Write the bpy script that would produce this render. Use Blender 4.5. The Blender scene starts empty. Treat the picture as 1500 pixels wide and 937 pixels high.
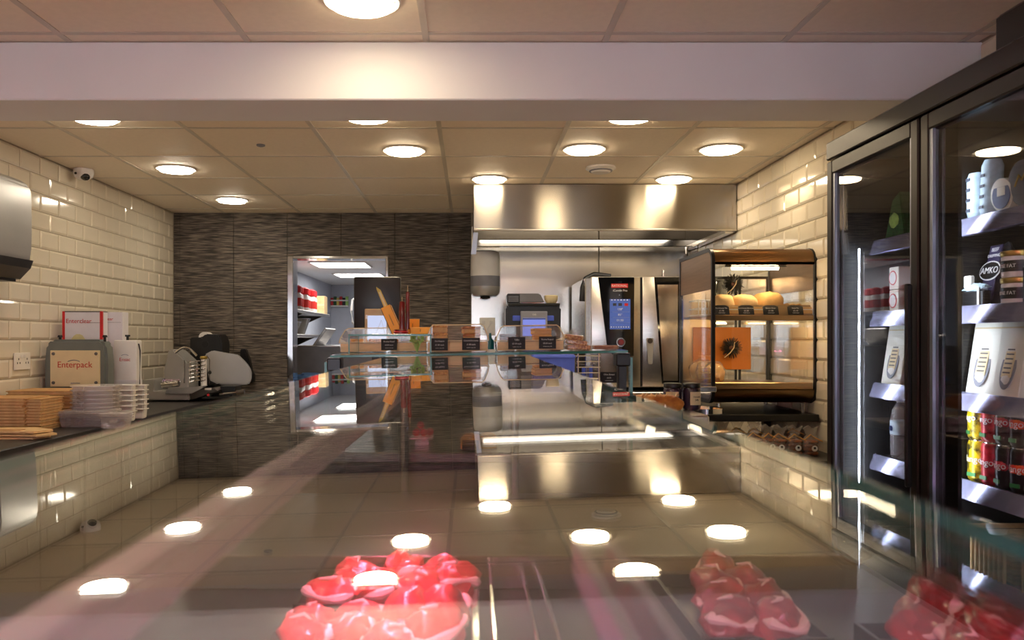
import bpy, bmesh, math, random
from mathutils import Vector, Matrix, noise
PI = math.pi
random.seed(7)
S = bpy.context.scene
C = S.collection
CAMZ = 1.40          # eye height; the lens rests just above the glass counter top
FPX, VX, VY = 1200.0, 690.0, 497.0   # focal length and vanishing point for a 1500x937 frame

# ------------------------------------------------------------------ camera
cd = bpy.data.cameras.new('camera'); cam = bpy.data.objects.new('camera', cd); C.objects.link(cam)
cam.location = (0, 0, CAMZ); cam.rotation_euler = (PI/2, 0, 0)
cd.sensor_width = 36; cd.sensor_fit = 'HORIZONTAL'; cd.lens = 36*FPX/1500
cd.shift_x = (750-VX)/1500; cd.shift_y = (VY-468.5)/1500
cd.clip_start = 0.01; cd.clip_end = 60
cd.dof.use_dof = True; cd.dof.focus_distance = 4.2; cd.dof.aperture_fstop = 7.0
S.camera = cam
# ------------------------------------------------------------------ world (daylight behind the shop window) and exposure
w = bpy.data.worlds.new('world'); S.world = w; w.use_nodes = True
bg = w.node_tree.nodes['Background']; bg.inputs[0].default_value = (0.80, 0.87, 1.0, 1); bg.inputs[1].default_value = 3.4
vs = S.view_settings
vs.view_transform = 'Standard'; vs.look = 'None'; vs.gamma = 1.0; vs.use_curve_mapping = False
vs.exposure = 0.80

# ------------------------------------------------------------------ materials
def lin(c):
    return tuple((v/12.92 if v <= .04045 else ((v+.055)/1.055)**2.4) for v in (x/255 for x in c))
MATS = {}
def pm(name, col, rough=.5, metal=0, var=.10, scale=12, bump=0, bscale=None, coat=0, stretch=None, col2=None, sss=0, spec=.5):
    """principled material whose colour and relief come from object-space noise"""
    m = bpy.data.materials.new(name); m.use_nodes = True; nt = m.node_tree; N = nt.nodes; L = nt.links
    p = N['Principled BSDF']; c = lin(col)
    tc = N.new('ShaderNodeTexCoord'); mp = N.new('ShaderNodeMapping'); L.new(tc.outputs['Object'], mp.inputs[0])
    if stretch: mp.inputs['Scale'].default_value = stretch
    nz = N.new('ShaderNodeTexNoise'); nz.inputs['Scale'].default_value = scale; nz.inputs['Detail'].default_value = 4
    L.new(mp.outputs[0], nz.inputs['Vector'])
    cr = N.new('ShaderNodeValToRGB'); e = cr.color_ramp.elements
    a = lin(col2) if col2 else tuple(v*(1-var) for v in c); b = c if col2 else tuple(min(1, v*(1+var)) for v in c)
    e[0].position = .35; e[0].color = (*a, 1); e[1].position = .65; e[1].color = (*b, 1)
    L.new(nz.outputs['Fac'], cr.inputs[0]); L.new(cr.outputs[0], p.inputs['Base Color'])
    p.inputs['Roughness'].default_value = rough; p.inputs['Metallic'].default_value = metal
    p.inputs['Specular IOR Level'].default_value = spec
    if coat: p.inputs['Coat Weight'].default_value = coat; p.inputs['Coat Roughness'].default_value = .05
    if sss: p.inputs['Subsurface Weight'].default_value = sss; p.inputs['Subsurface Scale'].default_value = .01
    if bump:
        bp = N.new('ShaderNodeBump'); bp.inputs['Strength'].default_value = bump; bp.inputs['Distance'].default_value = .01
        n2 = nz
        if bscale:
            n2 = N.new('ShaderNodeTexNoise'); n2.inputs['Scale'].default_value = bscale; n2.inputs['Detail'].default_value = 3
            L.new(mp.outputs[0], n2.inputs['Vector'])
        L.new(n2.outputs['Fac'], bp.inputs['Height']); L.new(bp.outputs[0], p.inputs['Normal'])
    MATS[name] = m; return m
def em(name, col, strength):
    m = bpy.data.materials.new(name); m.use_nodes = True; nt = m.node_tree; N = nt.nodes
    p = N['Principled BSDF']; g_ = .02 if 'screen' in name else .8; p.inputs['Base Color'].default_value = (g_, g_, g_, 1)
    p.inputs['Emission Color'].default_value = (*col, 1); p.inputs['Emission Strength'].default_value = strength
    MATS[name] = m; return m
def aniso(name, col, rough, an, rot):
    m = pm(name, col, rough, 1, var=.05, scale=3); N = m.node_tree.nodes; L_ = m.node_tree.links; p = N['Principled BSDF']
    cx_ = N.new('ShaderNodeCombineXYZ'); cx_.inputs[0].default_value = 1.0; L_.new(cx_.outputs[0], p.inputs['Tangent'])
    p.inputs['Anisotropic'].default_value = an; p.inputs['Anisotropic Rotation'].default_value = rot
def glassm(name, tint=(1, 1, 1), ior=1.5, rough=0.0, dirt=0.0, haze=(.9, .9, .9)):
    """clear sheet: fresnel mirror over a clear pass-through, on both faces of the slab"""
    m = bpy.data.materials.new(name); m.use_nodes = True; nt = m.node_tree; N = nt.nodes; L = nt.links
    N.remove(N['Principled BSDF']); out = N['Material Output']
    ge = N.new('ShaderNodeNewGeometry'); fr = N.new('ShaderNodeFresnel'); mi = N.new('ShaderNodeMix'); mi.data_type = 'FLOAT'
    L.new(ge.outputs['Backfacing'], mi.inputs[0]); mi.inputs[2].default_value = ior; mi.inputs[3].default_value = 1/ior
    L.new(mi.outputs[0], fr.inputs['IOR'])
    tr = N.new('ShaderNodeBsdfTransparent'); tr.inputs[0].default_value = (*tint, 1)
    gl = N.new('ShaderNodeBsdfGlossy'); gl.inputs['Roughness'].default_value = rough; gl.inputs['Color'].default_value = (1, 1, 1, 1)
    mx = N.new('ShaderNodeMixShader'); L.new(fr.outputs[0], mx.inputs[0]); L.new(tr.outputs[0], mx.inputs[1]); L.new(gl.outputs[0], mx.inputs[2])
    last = mx
    if dirt:
        df = N.new('ShaderNodeBsdfDiffuse'); df.inputs[0].default_value = (*haze, 1)
        nz = N.new('ShaderNodeTexNoise'); nz.inputs['Scale'].default_value = 6; tcn = N.new('ShaderNodeTexCoord'); L.new(tcn.outputs['Object'], nz.inputs['Vector'])
        mu = N.new('ShaderNodeMath'); mu.operation = 'MULTIPLY'; mu.inputs[1].default_value = dirt*2; L.new(nz.outputs['Fac'], mu.inputs[0])
        m2 = N.new('ShaderNodeMixShader'); L.new(mu.outputs[0], m2.inputs[0]); L.new(mx.outputs[0], m2.inputs[1]); L.new(df.outputs[0], m2.inputs[2]); last = m2
    L.new(last.outputs[0], out.inputs[0]); MATS[name] = m; return m

def stone_mat(name):
    m = bpy.data.materials.new(name); m.use_nodes = True; nt = m.node_tree; N = nt.nodes; L = nt.links
    p = N['Principled BSDF']; tc = N.new('ShaderNodeTexCoord'); oi = N.new('ShaderNodeObjectInfo')
    mp = N.new('ShaderNodeMapping'); mp.inputs['Scale'].default_value = (5, 5, 75)
    ad = N.new('ShaderNodeVectorMath'); ad.operation = 'ADD'; L.new(tc.outputs['Object'], ad.inputs[0]); L.new(oi.outputs['Location'], ad.inputs[1])
    L.new(ad.outputs[0], mp.inputs[0])
    n1 = N.new('ShaderNodeTexNoise'); n1.inputs['Scale'].default_value = 1.6; n1.inputs['Detail'].default_value = 6; L.new(mp.outputs[0], n1.inputs['Vector'])
    cr = N.new('ShaderNodeValToRGB'); e = cr.color_ramp.elements
    e[0].position = .36; e[0].color = (*lin((44, 39, 35)), 1); e[1].position = .66; e[1].color = (*lin((134, 122, 108)), 1)
    k = e.new(.5); k.color = (*lin((88, 79, 70)), 1)
    L.new(n1.outputs['Fac'], cr.inputs[0]); L.new(cr.outputs[0], p.inputs['Base Color'])
    bp = N.new('ShaderNodeBump'); bp.inputs['Strength'].default_value = .8; bp.inputs['Distance'].default_value = .012
    L.new(n1.outputs['Fac'], bp.inputs['Height']); L.new(bp.outputs[0], p.inputs['Normal'])
    p.inputs['Roughness'].default_value = .55; MATS[name] = m; return m

stone_mat('stone')
pm('ceiling_tile', (240, 226, 204), .55, var=.02, scale=40, spec=.6)
pm('grid_white', (205, 195, 178), .4, var=.03)
pm('plaster', (232, 232, 234), .6, var=.02, scale=3)
pm('tile_white', (226, 216, 194), .09, var=.03, scale=3, coat=.3)
pm('grout', (176, 164, 142), .9, var=.08, scale=40)
pm('floor', (226, 214, 196), .35, var=.15, scale=6)
pm('steel', (200, 195, 188), .24, 1, var=.05, scale=5, stretch=(1, 1, 30))
pm('steel_wave', (206, 200, 192), .18, 1, var=.05, scale=5, bump=.12, bscale=2.2)
aniso('steel_hood', (176, 168, 156), .24, .96, 0.25)
pm('steel_dark', (110, 104, 98), .3, 1, var=.1, scale=8)
pm('steel_warm', (172, 140, 106), .28, 1, var=.06, scale=5, stretch=(1, 1, 20))
pm('chrome', (225, 225, 228), .08, 1, var=.03)
pm('satin_silver', (176, 174, 170), .34, .45, var=.05, scale=4)
pm('alu', (160, 165, 180), .35, 1, var=.05)
pm('black', (18, 17, 17), .35, var=.2, scale=20)
pm('black_gloss', (10, 11, 14), .08, var=.1, coat=.5)
pm('black_frame', (26, 23, 22), .38, .3, var=.15, scale=6)
pm('fridge_brown', (34, 28, 26), .33, .3, var=.08)
pm('worktop', (46, 43, 42), .42, var=.25, scale=60)
pm('grey_plastic', (108, 112, 106), .45, var=.05)
pm('mid_grey', (130, 130, 138), .5, var=.06)
pm('white_plastic', (228, 224, 218), .35, var=.03)
pm('cream', (222, 202, 158), .5, var=.04)
pm('white_card', (226, 222, 226), .6, var=.03)
pm('red_print', (196, 44, 34), .5, var=.06)
pm('navy_print', (40, 58, 110), .5, var=.06)
pm('grey_print', (96, 92, 92), .6, var=.05)
pm('white_print', (225, 225, 220), .6, var=.03)
pm('kraft', (226, 190, 136), .8, var=.12, scale=25)
pm('kraft_dark', (196, 150, 94), .8, var=.12, scale=25)
pm('chalk', (38, 38, 40), .7, var=.15, scale=60)
pm('orange_card', (255, 172, 8), .45, var=.05)
pm('orange_panel', (222, 130, 30), .5, var=.08, scale=6)
pm('yellow_stick', (205, 178, 70), .5, var=.1)
pm('dark_red', (110, 18, 14), .18, var=.2, scale=30, coat=.5)
pm('bright_red', (205, 30, 34), .4, var=.08)
pm('panel_tan', (206, 178, 136), .35, .35, var=.05, scale=3)
pm('wood', (218, 190, 142), .5, var=.2, scale=8, stretch=(1, 6, 6))
pm('bread', (214, 168, 104), .75, var=.16, scale=18, bump=.3, bscale=60)
pm('loaf', (232, 196, 142), .75, var=.10, scale=14, bump=.25, bscale=50)
pm('baguette', (214, 142, 54), .6, var=.22, scale=26, bump=.5, bscale=70, col2=(170, 96, 34))
pm('crust', (196, 128, 60), .6, var=.25, scale=35, bump=.5, bscale=80, col2=(120, 66, 26))
pm('seeds', (236, 176, 92), .6, scale=150, bump=.8, bscale=160, col2=(158, 90, 36))
pm('chocolate', (94, 52, 30), .4, var=.25, scale=40, bump=.4, bscale=60)
pm('pastry_yellow', (236, 176, 50), .5, var=.2, scale=40, bump=.5)
pm('leaf', (166, 206, 112), .5, var=.25, scale=30)

def meat_mat(name, a, b):
    m = pm(name, a, .28, scale=22, col2=b, coat=.3, stretch=(1, 1, .6)); N = m.node_tree.nodes; cr = [n for n in N if n.type == 'VALTORGB'][0]
    k = cr.color_ramp.elements.new(.70); k.color = (*lin((246, 200, 198)), 1); k = cr.color_ramp.elements.new(.62); k.color = (*lin(a), 1); N_ = [n for n in N if n.type == 'TEX_NOISE'][0]; N_.inputs['Distortion'].default_value = 1.2
meat_mat('meat', (222, 84, 98), (186, 40, 58))
meat_mat('meat_dark', (186, 40, 54), (138, 16, 34))
pm('fat', (244, 206, 204), .35, var=.08, scale=20, coat=.2)
pm('wicker', (176, 142, 96), .6, var=.2, scale=40)
pm('blue_plastic', (70, 92, 196), .4, var=.1)
pm('blue_cloth', (96, 142, 204), .8, var=.12, bump=.3)
pm('lilac_shelf', (196, 196, 226), .22, .75, var=.04)
pm('paper_white', (230, 228, 214), .7, var=.05)
pm('paper_blue', (176, 196, 206), .55, var=.14, scale=40)
pm('cheese', (216, 206, 150), .5, var=.08)
pm('slate_pack', (70, 76, 90), .4, var=.12)
pm('purple_label', (52, 44, 78), .5, var=.08)
pm('gold', (206, 176, 92), .3, .8, var=.06)
pm('can_yellow', (236, 206, 30), .3, .2, scale=55, col2=(30, 28, 18))
pm('can_red', (206, 34, 52), .3, .2, scale=45, col2=(120, 14, 24))
pm('can_orange', (236, 96, 26), .3, .2, scale=40, col2=(214, 40, 16))
pm('can_black', (34, 22, 24), .3, .2, var=.2)
pm('can_green', (60, 130, 70), .4, var=.1)
pm('plum', (48, 34, 52), .18, var=.2, coat=.5)
pm('green_pack', (44, 96, 52), .4, var=.3, scale=60)
pm('kitchen_wall', (196, 200, 212), .5, var=.03)
pm('teal', (10, 96, 104), .4, var=.1)
pm('glass_edge', (40, 112, 96), .12, var=.15, scale=20)
pm('tan_frame', (190, 160, 120), .5, var=.06)
pm('cookie', (150, 84, 38), .7, scale=50, bump=.6, bscale=70, col2=(84, 44, 22))
pm('twine', (206, 150, 72), .7, var=.1)
pm('rubber', (30, 30, 30), .8, var=.1)
pm('shop_brown', (128, 82, 50), .5, var=.15, scale=4)
pm('socket', (236, 232, 222), .3, var=.02)
glassm('glass_top', (.97, .99, .98), 1.75)
glassm('glass', (.985, .995, .99), 1.5)
glassm('mirror_glass', (.9, .9, .9), 2.6)
glassm('fridge_glass', (.97, .975, .98), 1.45)
glassm('acrylic', (.97, .96, .94), 1.5, dirt=.05, haze=(1, .95, .88))
glassm('film', (.93, .91, .88), 1.5, rough=.08, dirt=.10, haze=(1, .95, .9))
glassm('tub_clear', (.90, .88, .87), 1.5, rough=.05, dirt=.22, haze=(.95, .9, .9))
em('light_warm', (1, .80, .53), 22)
em('light_neutral', (1, .89, .72), 22)
em('panel_light', (1, .98, .95), 9)
em('led_fill', (.80, .87, 1), 12)
em('led_pink', (1, .20, .36), 120)
em('warm_tube', (1, .74, .40), 45)
em('hood_fill', (1, .88, .70), 3.0)
em('fill_pink', (1, .20, .46), 270)
em('led_fine', (.78, .86, 1), 34)
em('screen_blue', (.05, .10, .33), .55)
em('screen_dim', (.20, .25, .75), .55)
em('screen_white', (.65, .72, 1), .5)

# ------------------------------------------------------------------ mesh helpers
class MB:
    def __init__(s): s.bm = bmesh.new(); s.mats = []
    def _mi(s, m):
        if m is None: return 0
        if m not in s.mats: s.mats.append(m)
        return s.mats.index(m)
    def _add(s, tmp, M=None):
        if M is not None: bmesh.ops.transform(tmp, matrix=M, verts=tmp.verts)
        me = bpy.data.meshes.new('t'); tmp.to_mesh(me); tmp.free(); s.bm.from_mesh(me); bpy.data.meshes.remove(me); return s
    def box(s, lo, hi, bev=0, seg=1, M=None):
        t = bmesh.new(); bmesh.ops.create_cube(t, size=1)
        for v in t.verts: v.co = Vector([(lo[i]+hi[i])/2+v.co[i]*(hi[i]-lo[i]) for i in range(3)])
        if bev: bmesh.ops.bevel(t, geom=list(t.edges), offset=bev, segments=seg, affect='EDGES', profile=.5)
        return s._add(t, M)
    def cyl(s, p0, p1, r0, r1=None, n=16, M=None):
        r1 = r0 if r1 is None else r1; p0, p1 = Vector(p0), Vector(p1); d = p1-p0
        t = bmesh.new(); bmesh.ops.create_cone(t, cap_ends=True, segments=n, radius1=r0, radius2=r1, depth=d.length)
        R = d.to_track_quat('Z', 'Y').to_matrix().to_4x4(); bmesh.ops.transform(t, matrix=Matrix.Translation((p0+p1)/2) @ R, verts=t.verts)
        return s._add(t, M)
    def tube(s, pts, r, n=8, M=None):
        pts = [Vector(p) for p in pts]; t = bmesh.new(); rings = []
        for i, p in enumerate(pts):
            d = (pts[min(i+1, len(pts)-1)]-pts[max(i-1, 0)]).normalized(); q = d.to_track_quat('Z', 'Y')
            rr = r[i] if isinstance(r, (list, tuple)) else r
            rings.append([t.verts.new(p+q @ Vector((rr*math.cos(2*PI*k/n), rr*math.sin(2*PI*k/n), 0))) for k in range(n)])
        for a, b in zip(rings, rings[1:]):
            for k in range(n): t.faces.new((a[k], a[(k+1) % n], b[(k+1) % n], b[k]))
        t.faces.new(rings[0][::-1]); t.faces.new(rings[-1]); return s._add(t, M)
    def lathe(s, prof, n=20, loc=(0, 0, 0), M=None, sx=1, sy=1):
        t = bmesh.new(); rings = []
        for r, z in prof: rings.append([t.verts.new((loc[0]+sx*r*math.cos(2*PI*k/n), loc[1]+sy*r*math.sin(2*PI*k/n), loc[2]+z)) for k in range(n)])
        for a, b in zip(rings, rings[1:]):
            for k in range(n): t.faces.new((a[k], a[(k+1) % n], b[(k+1) % n], b[k]))
        t.faces.new(rings[0][::-1]); t.faces.new(rings[-1]); return s._add(t, M)
    def prism(s, poly, lo, hi, axis='y', bev=0, M=None):
        """2D outline extruded along an axis: axis y -> (x,z), x -> (y,z), z -> (x,y)"""
        t = bmesh.new()
        def mk(p, h): return {'y': (p[0], h, p[1]), 'x': (h, p[0], p[1]), 'z': (p[0], p[1], h)}[axis]
        a = [t.verts.new(mk(p, lo)) for p in poly]; b = [t.verts.new(mk(p, hi)) for p in poly]; n = len(poly)
        t.faces.new(a); t.faces.new(b[::-1])
        for k in range(n): t.faces.new((a[(k+1) % n], a[k], b[k], b[(k+1) % n]))
        bmesh.ops.recalc_face_normals(t, faces=t.faces)
        if bev: bmesh.ops.bevel(t, geom=list(t.edges), offset=bev, segments=2, affect='EDGES')
        return s._add(t, M)
    def blob(s, c, r, amp=.1, freq=2.0, seed=0, sub=3, flat=None, M=None):
        t = bmesh.new(); bmesh.ops.create_icosphere(t, subdivisions=sub, radius=1)
        for v in t.verts:
            k = 1+amp*noise.noise(v.co*freq+Vector((seed*3.1, seed*1.7, seed)))*2
            co = Vector((v.co.x*r[0], v.co.y*r[1], v.co.z*r[2]))*k
            if flat is not None and co.z < flat: co.z = flat+(co.z-flat)*.05
            v.co = Vector(c)+co
        return s._add(t, M)
    def loaf(s, c, r, e=.55, amp=.04, seed=0):
        t = bmesh.new(); bmesh.ops.create_uvsphere(t, u_segments=24, v_segments=14, radius=1); f = lambda v, p: math.copysign(abs(v)**p, v)
        for v in t.verts:
            q = v.co.copy(); k = 1+amp*noise.noise(q*2+Vector((seed*2.3, seed, 0)))*2
            v.co = Vector((c[0]+f(q.x, e)*r[0]*k, c[1]+f(q.y, e)*r[1]*k, c[2]+f(q.z, e if q.z < 0 else .8)*r[2]*k))
        return s._add(t)
    def quad(s, a, b, c, d):
        vs_ = [s.bm.verts.new(p) for p in (a, b, c, d)]; s.bm.faces.new(vs_); return s
    def build(s, name, mat, parent=None, loc=None, rot=None, smooth=False, edge_mat=None, edge_axis=2):
        me = bpy.data.meshes.new(name); bmesh.ops.recalc_face_normals(s.bm, faces=s.bm.faces); s.bm.to_mesh(me); s.bm.free()
        me.materials.append(MATS[mat])
        if edge_mat:
            me.materials.append(MATS[edge_mat])
            for p in me.polygons:
                if abs(p.normal[edge_axis]) < .5: p.material_index = 1
        if smooth:
            me.polygons.foreach_set('use_smooth', [True]*len(me.polygons))
            me.set_sharp_from_angle(angle=math.radians(42))
        o = bpy.data.objects.new(name, me); C.objects.link(o)
        if parent: o.parent = parent
        if loc: o.location = loc
        if rot: o.rotation_euler = rot
        return o
def tag(o, label, cat, group=None):
    o['label'] = label; o['category'] = cat
    if group: o['group'] = group
    return o
def thing(name, label, cat, loc=(0, 0, 0), rot=(0, 0, 0), group=None):
    o = bpy.data.objects.new(name, None); C.objects.link(o); o.location = loc; o.rotation_euler = rot; o.empty_display_size = .05
    return tag(o, label, cat, group)
def struct(o): o['kind'] = 'structure'; return o
def dup(o, parent=None, loc=None, rot=None, label=None):
    c = o.copy(); C.objects.link(c)
    if parent: c.parent = parent
    if loc is not None: c.location = loc
    if rot is not None: c.rotation_euler = rot
    if label: c['label'] = label
    for ch in [x for x in bpy.data.objects if x.parent == o]: dup(ch, c)
    return c
def text(body, size, mat, parent, loc, rot=(PI/2, 0, 0), wrap=None, name='lettering', depth=.0004, align='CENTER'):
    cu = bpy.data.curves.new('txt', 'FONT'); cu.body = body; cu.size = size; cu.align_x = align; cu.align_y = 'CENTER'; cu.extrude = depth
    cu.resolution_u = 3
    t = bpy.data.objects.new('txt', cu); C.objects.link(t); dg = bpy.context.evaluated_depsgraph_get(); dg.update()
    me = bpy.data.meshes.new_from_object(t.evaluated_get(dg)); bpy.data.objects.remove(t); bpy.data.curves.remove(cu)
    me.name = name; me.materials.clear(); me.materials.append(MATS[mat])
    if wrap:
        for v in me.vertices:
            a = v.co.x/wrap; rr = wrap+v.co.z; y = v.co.y; v.co = Vector((rr*math.sin(a), y, rr*math.cos(a)-wrap))
    o = bpy.data.objects.new(name, me); C.objects.link(o); o.parent = parent; o.location = loc; o.rotation_euler = rot
    return o
def X(px, D): return (px-VX)*D/FPX
def Z(py, D): return CAMZ-(py-VY)*D/FPX
# ------------------------------------------------------------------ the room
XL, XR, DB, DF, ZC = -2.36, 1.72, 6.49, -3.5, 2.40
struct(MB().box((XL-.1, DF-.1, -.1), (XR+.1, 12.2, 0)).build('floor', 'floor'))
ceil = struct(MB().box((XL-.1, DF-.1, ZC+.03), (XR+.1, DB+.1, ZC+.12)).build('ceiling', 'grid_white'))
gx = [XL]+[-1.95+.6*k for k in range(7)]+[XR]
gy = [DF]+[-3.32+.6*k for k in range(17)]+[DB]
cache = {}
for i in range(len(gx)-1):
    for j in range(len(gy)-1):
        sx, sy = gx[i+1]-gx[i]-.014, gy[j+1]-gy[j]-.014
        key = (round(sx, 3), round(sy, 3)); loc = ((gx[i]+gx[i+1])/2, (gy[j]+gy[j+1])/2, ZC)
        if key in cache:
            o = bpy.data.objects.new('ceiling_tile', cache[key]); C.objects.link(o); o.parent = ceil; o.location = loc
        else:
            o = MB().box((-sx/2, -sy/2, .002), (sx/2, sy/2, .02), .003).build('ceiling_tile', 'ceiling_tile', ceil, loc); cache[key] = o.data
for x in gx[1:-1]: MB().box((-.011, DF, -.001), (.011, DB, .012)).build('grid_bar', 'grid_white', ceil, (x, 0, ZC))
for y in gy[1:-1]: MB().box((XL, -.011, -.0005), (XR, .011, .012)).build('grid_bar', 'grid_white', ceil, (0, y, ZC))

def metro(w, h):
    b = MB(); t = bmesh.new(); d0, d1, ins = 0, .008, .011
    P = [(-w/2, -h/2), (w/2, -h/2), (w/2, h/2), (-w/2, h/2)]; Q = [(-w/2+ins, -h/2+ins), (w/2-ins, -h/2+ins), (w/2-ins, h/2-ins), (-w/2+ins, h/2-ins)]
    a = [t.verts.new((p[0], p[1], d0)) for p in P]; m = [t.verts.new((p[0], p[1], .003)) for p in P]; q = [t.verts.new((p[0], p[1], d1)) for p in Q]
    t.faces.new(q); t.faces.new(a[::-1])
    for k in range(4): t.faces.new((a[k], a[(k+1) % 4], m[(k+1) % 4], m[k])); t.faces.new((m[k], m[(k+1) % 4], q[(k+1) % 4], q[k]))
    b._add(t); return b
def tiled_wall(wall, x, side, d0, d1, zlo, f0):
    """metro tiles in brick bond on a side wall; tile face points along -side"""
    rot = (PI/2, 0, PI/2) if side < 0 else (PI/2, 0, -PI/2)
    full = None; half = None
    W, H = .2, .1; row = 0; z = ZC-.002
    field = MB()
    while z-H > zlo:
        zc = z-H/2; off = .1 if row % 2 else 0
        n = int((d1-f0)/W)+3
        for k in range(n):
            hi = d1-k*W+off; lo = hi-W; hi2 = min(hi, d1); lo2 = max(lo, f0)
            if hi2-lo2 < .03: continue
            c = (x, (hi2+lo2)/2, zc); w_ = hi2-lo2-.004
            if lo2 >= d0:
                if abs(w_-.196) < .002:
                    if full is None: full = metro(.196, .096).build('wall_tile', 'tile_white', wall, c, rot)
                    else: o = bpy.data.objects.new('wall_tile', full.data); C.objects.link(o); o.parent = wall; o.location = c; o.rotation_euler = rot
                else: metro(w_, .096).build('wall_tile', 'tile_white', wall, c, rot)
            else:
                M = Matrix.Translation(c) @ Matrix.Rotation(rot[2], 4, 'Z') @ Matrix.Rotation(PI/2, 4, 'X')
                t = metro(w_, .096); me = bpy.data.meshes.new('t'); t.bm.to_mesh(me); t.bm.free(); me.transform(M); field.bm.from_mesh(me); bpy.data.meshes.remove(me)
        z -= H; row += 1
    f = field.build('wall_tile_field', 'tile_white', wall); f['kind'] = 'stuff'
wl = struct(MB().box((XL-.1, DF, 0), (XL, DB, ZC+.03)).build('wall_left', 'grout'))
tiled_wall(wl, XL, -1, 3.65, DB-.012, .92, -.5)
wr = struct(MB().box((XR, DF, 0), (XR+.1, DB, ZC+.03)).build('wall_right', 'grout'))
tiled_wall(wr, XR, 1, 3.2, DB-.012, .85, -.5)
# back wall with the kitchen doorway
DX0, DX1, DZ = X(430, DB), X(565, DB), Z(379, DB)
b = MB(); b.box((XL, DB, 0), (DX0-.03, DB+.15, ZC+.03)); b.box((DX1+.02, DB, 0), (XR, DB+.15, ZC+.03)); b.box((DX0-.03, DB, DZ+.02), (DX1+.02, DB+.15, ZC+.03))
wb = struct(b.build('wall_back', 'grout'))
cols = [XL+.008]+[-2.304+.4253*k for k in range(6)]+[.0]
for i in range(len(cols)-1):
    for j in range(4):
        x0, x1, z0, z1 = cols[i]+.001, cols[i+1]-.001, j*.6+.001, (j+1)*.6-.001
        rects = [(x0, x1, z0, z1)]
        dx0, dx1, dz = DX0-.045, DX1+.025, DZ+.025
        if x1 > dx0 and x0 < dx1 and z0 < dz:
            rects = []
            if x0 < dx0: rects.append((x0, dx0, z0, z1))
            if x1 > dx1: rects.append((dx1, x1, z0, z1))
            if z1 > dz: rects.append((max(x0, dx0), min(x1, dx1), dz, z1))
        for (a0, a1, c0, c1) in rects:
            if a1-a0 < .01 or c1-c0 < .01: continue
            d = .010+random.uniform(0, .003)
            MB().box((-(a1-a0)/2, -d, -(c1-c0)/2), ((a1-a0)/2, 0, (c1-c0)/2), .002).build('stone_tile', 'stone', wb, ((a0+a1)/2, DB, (c0+c1)/2))
for (a0, a1) in ((.002, 1.008), (1.014, XR-.012)):
    MB().box((-(a1-a0)/2, -.012, -.65), ((a1-a0)/2, 0, .745), .002).build('steel_cladding_panel', 'steel_wave', wb, ((a0+a1)/2, DB, 1.55))
# beam across the shop
struct(MB().box((XL, 2.75, CAMZ+.804), (XR, 3.02, ZC-.001), .004).build('trim_1', 'plaster'))
# front wall with shop windows behind the camera
wf = MB(); zs0, zs1 = .45, 2.25
op = [(-2.1, -1.35), (-1.2, -.35), (.0, .50), (1.40, 1.68)]
xs = XL
for a, b_ in op: wf.box((xs, DF-.1, 0), (a, DF, ZC+.03)); wf.box((a, DF-.1, 0), (b_, DF, zs0)); wf.box((a, DF-.1, zs1), (b_, DF, ZC+.03)); xs = b_
wf.box((xs, DF-.1, 0), (XR, DF, ZC+.03)); struct(wf.build('wall_front', 'plaster'))
for k, (a, b_) in enumerate(op):
    wn = MB()
    for (p, q) in (((a, zs0), (a+.04, zs1)), ((b_-.04, zs0), (b_, zs1)), ((a+.04, zs0), (b_-.04, zs0+.04)), ((a+.04, zs1-.04), (b_-.04, zs1))): wn.box((p[0], DF-.08, p[1]), (q[0], DF-.03, q[1]))
    o = struct(wn.build('window_%d' % (k+1), 'white_plastic'))
    MB().box((a+.04, DF-.06, zs0+.04), (b_-.04, DF-.05, zs1-.04)).build('pane', 'glass', o)
for (a, m_, lab) in ((.53, 'blue_plastic', 'added tall blue poster on the wall behind the camera'), (1.0, 'orange_panel', 'added tall orange poster on the wall behind the camera')):  # unseen coloured panels, added to give the steel hood something to reflect
    u = thing('wall_reflector', lab, 'reflector', (a, DF, .4)); MB().box((0, .001, 0), (.36, .012, 1.85), .002).build('sheet', m_, u); MB().box((-.01, .001, 1.85), (.37, .018, 1.87)).build('top_rail', 'black', u)
# doorway lining
dr = MB(); dr.box((DX0-.045, DB-.02, 0), (DX0, DB+.15, DZ+.02), .003).box((DX1, DB-.02, 0), (DX1+.022, DB+.15, DZ+.02), .003).box((DX0, DB-.02, DZ), (DX1, DB+.15, DZ+.022), .003)
struct(dr.build('trim_2', 'chrome'))
# ------------------------------------------------------------------ kitchen behind the doorway
KZ, KD, KL, KR = 2.20, 12.0, -2.05, .6
struct(MB().box((KL-.1, DB+.15, 0), (KL, KD, KZ)).build('wall_kitchen_left', 'kitchen_wall'))
struct(MB().box((KL, KD, 0), (KR, KD+.1, KZ)).build('wall_kitchen_back', 'kitchen_wall'))
struct(MB().box((KR, DB+.15, 0), (KR+.1, KD, KZ)).build('wall_kitchen_right', 'kitchen_wall'))
kc = struct(MB().box((KL-.1, DB+.15, KZ), (KR+.1, KD+.1, KZ+.1)).build('ceiling_kitchen', 'plaster'))
for (px, py, lab) in ((500, 387, 'square white ceiling light panel in kitchen nearest the doorway'), (527, 402.5, 'square white ceiling light panel deeper inside the kitchen')):
    D = .80*FPX/(VY-py); t = thing('light_panel', lab, 'ceiling light', (X(px, D), D, KZ), group='kitchen ceiling panels')
    MB().box((-.29, -.29, -.004), (.29, .29, -.001)).build('diffuser', 'panel_light', t)
    f = MB()
    for s in (-1, 1): f.box((s*.3-.01*(s+1), -.3, -.012), (s*.3-.01*(s-1), .3, 0)); f.box((-.28, s*.3-.01*(s+1), -.012), (.28, s*.3-.01*(s-1), 0))
    f.build('frame', 'white_plastic', t)

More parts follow.
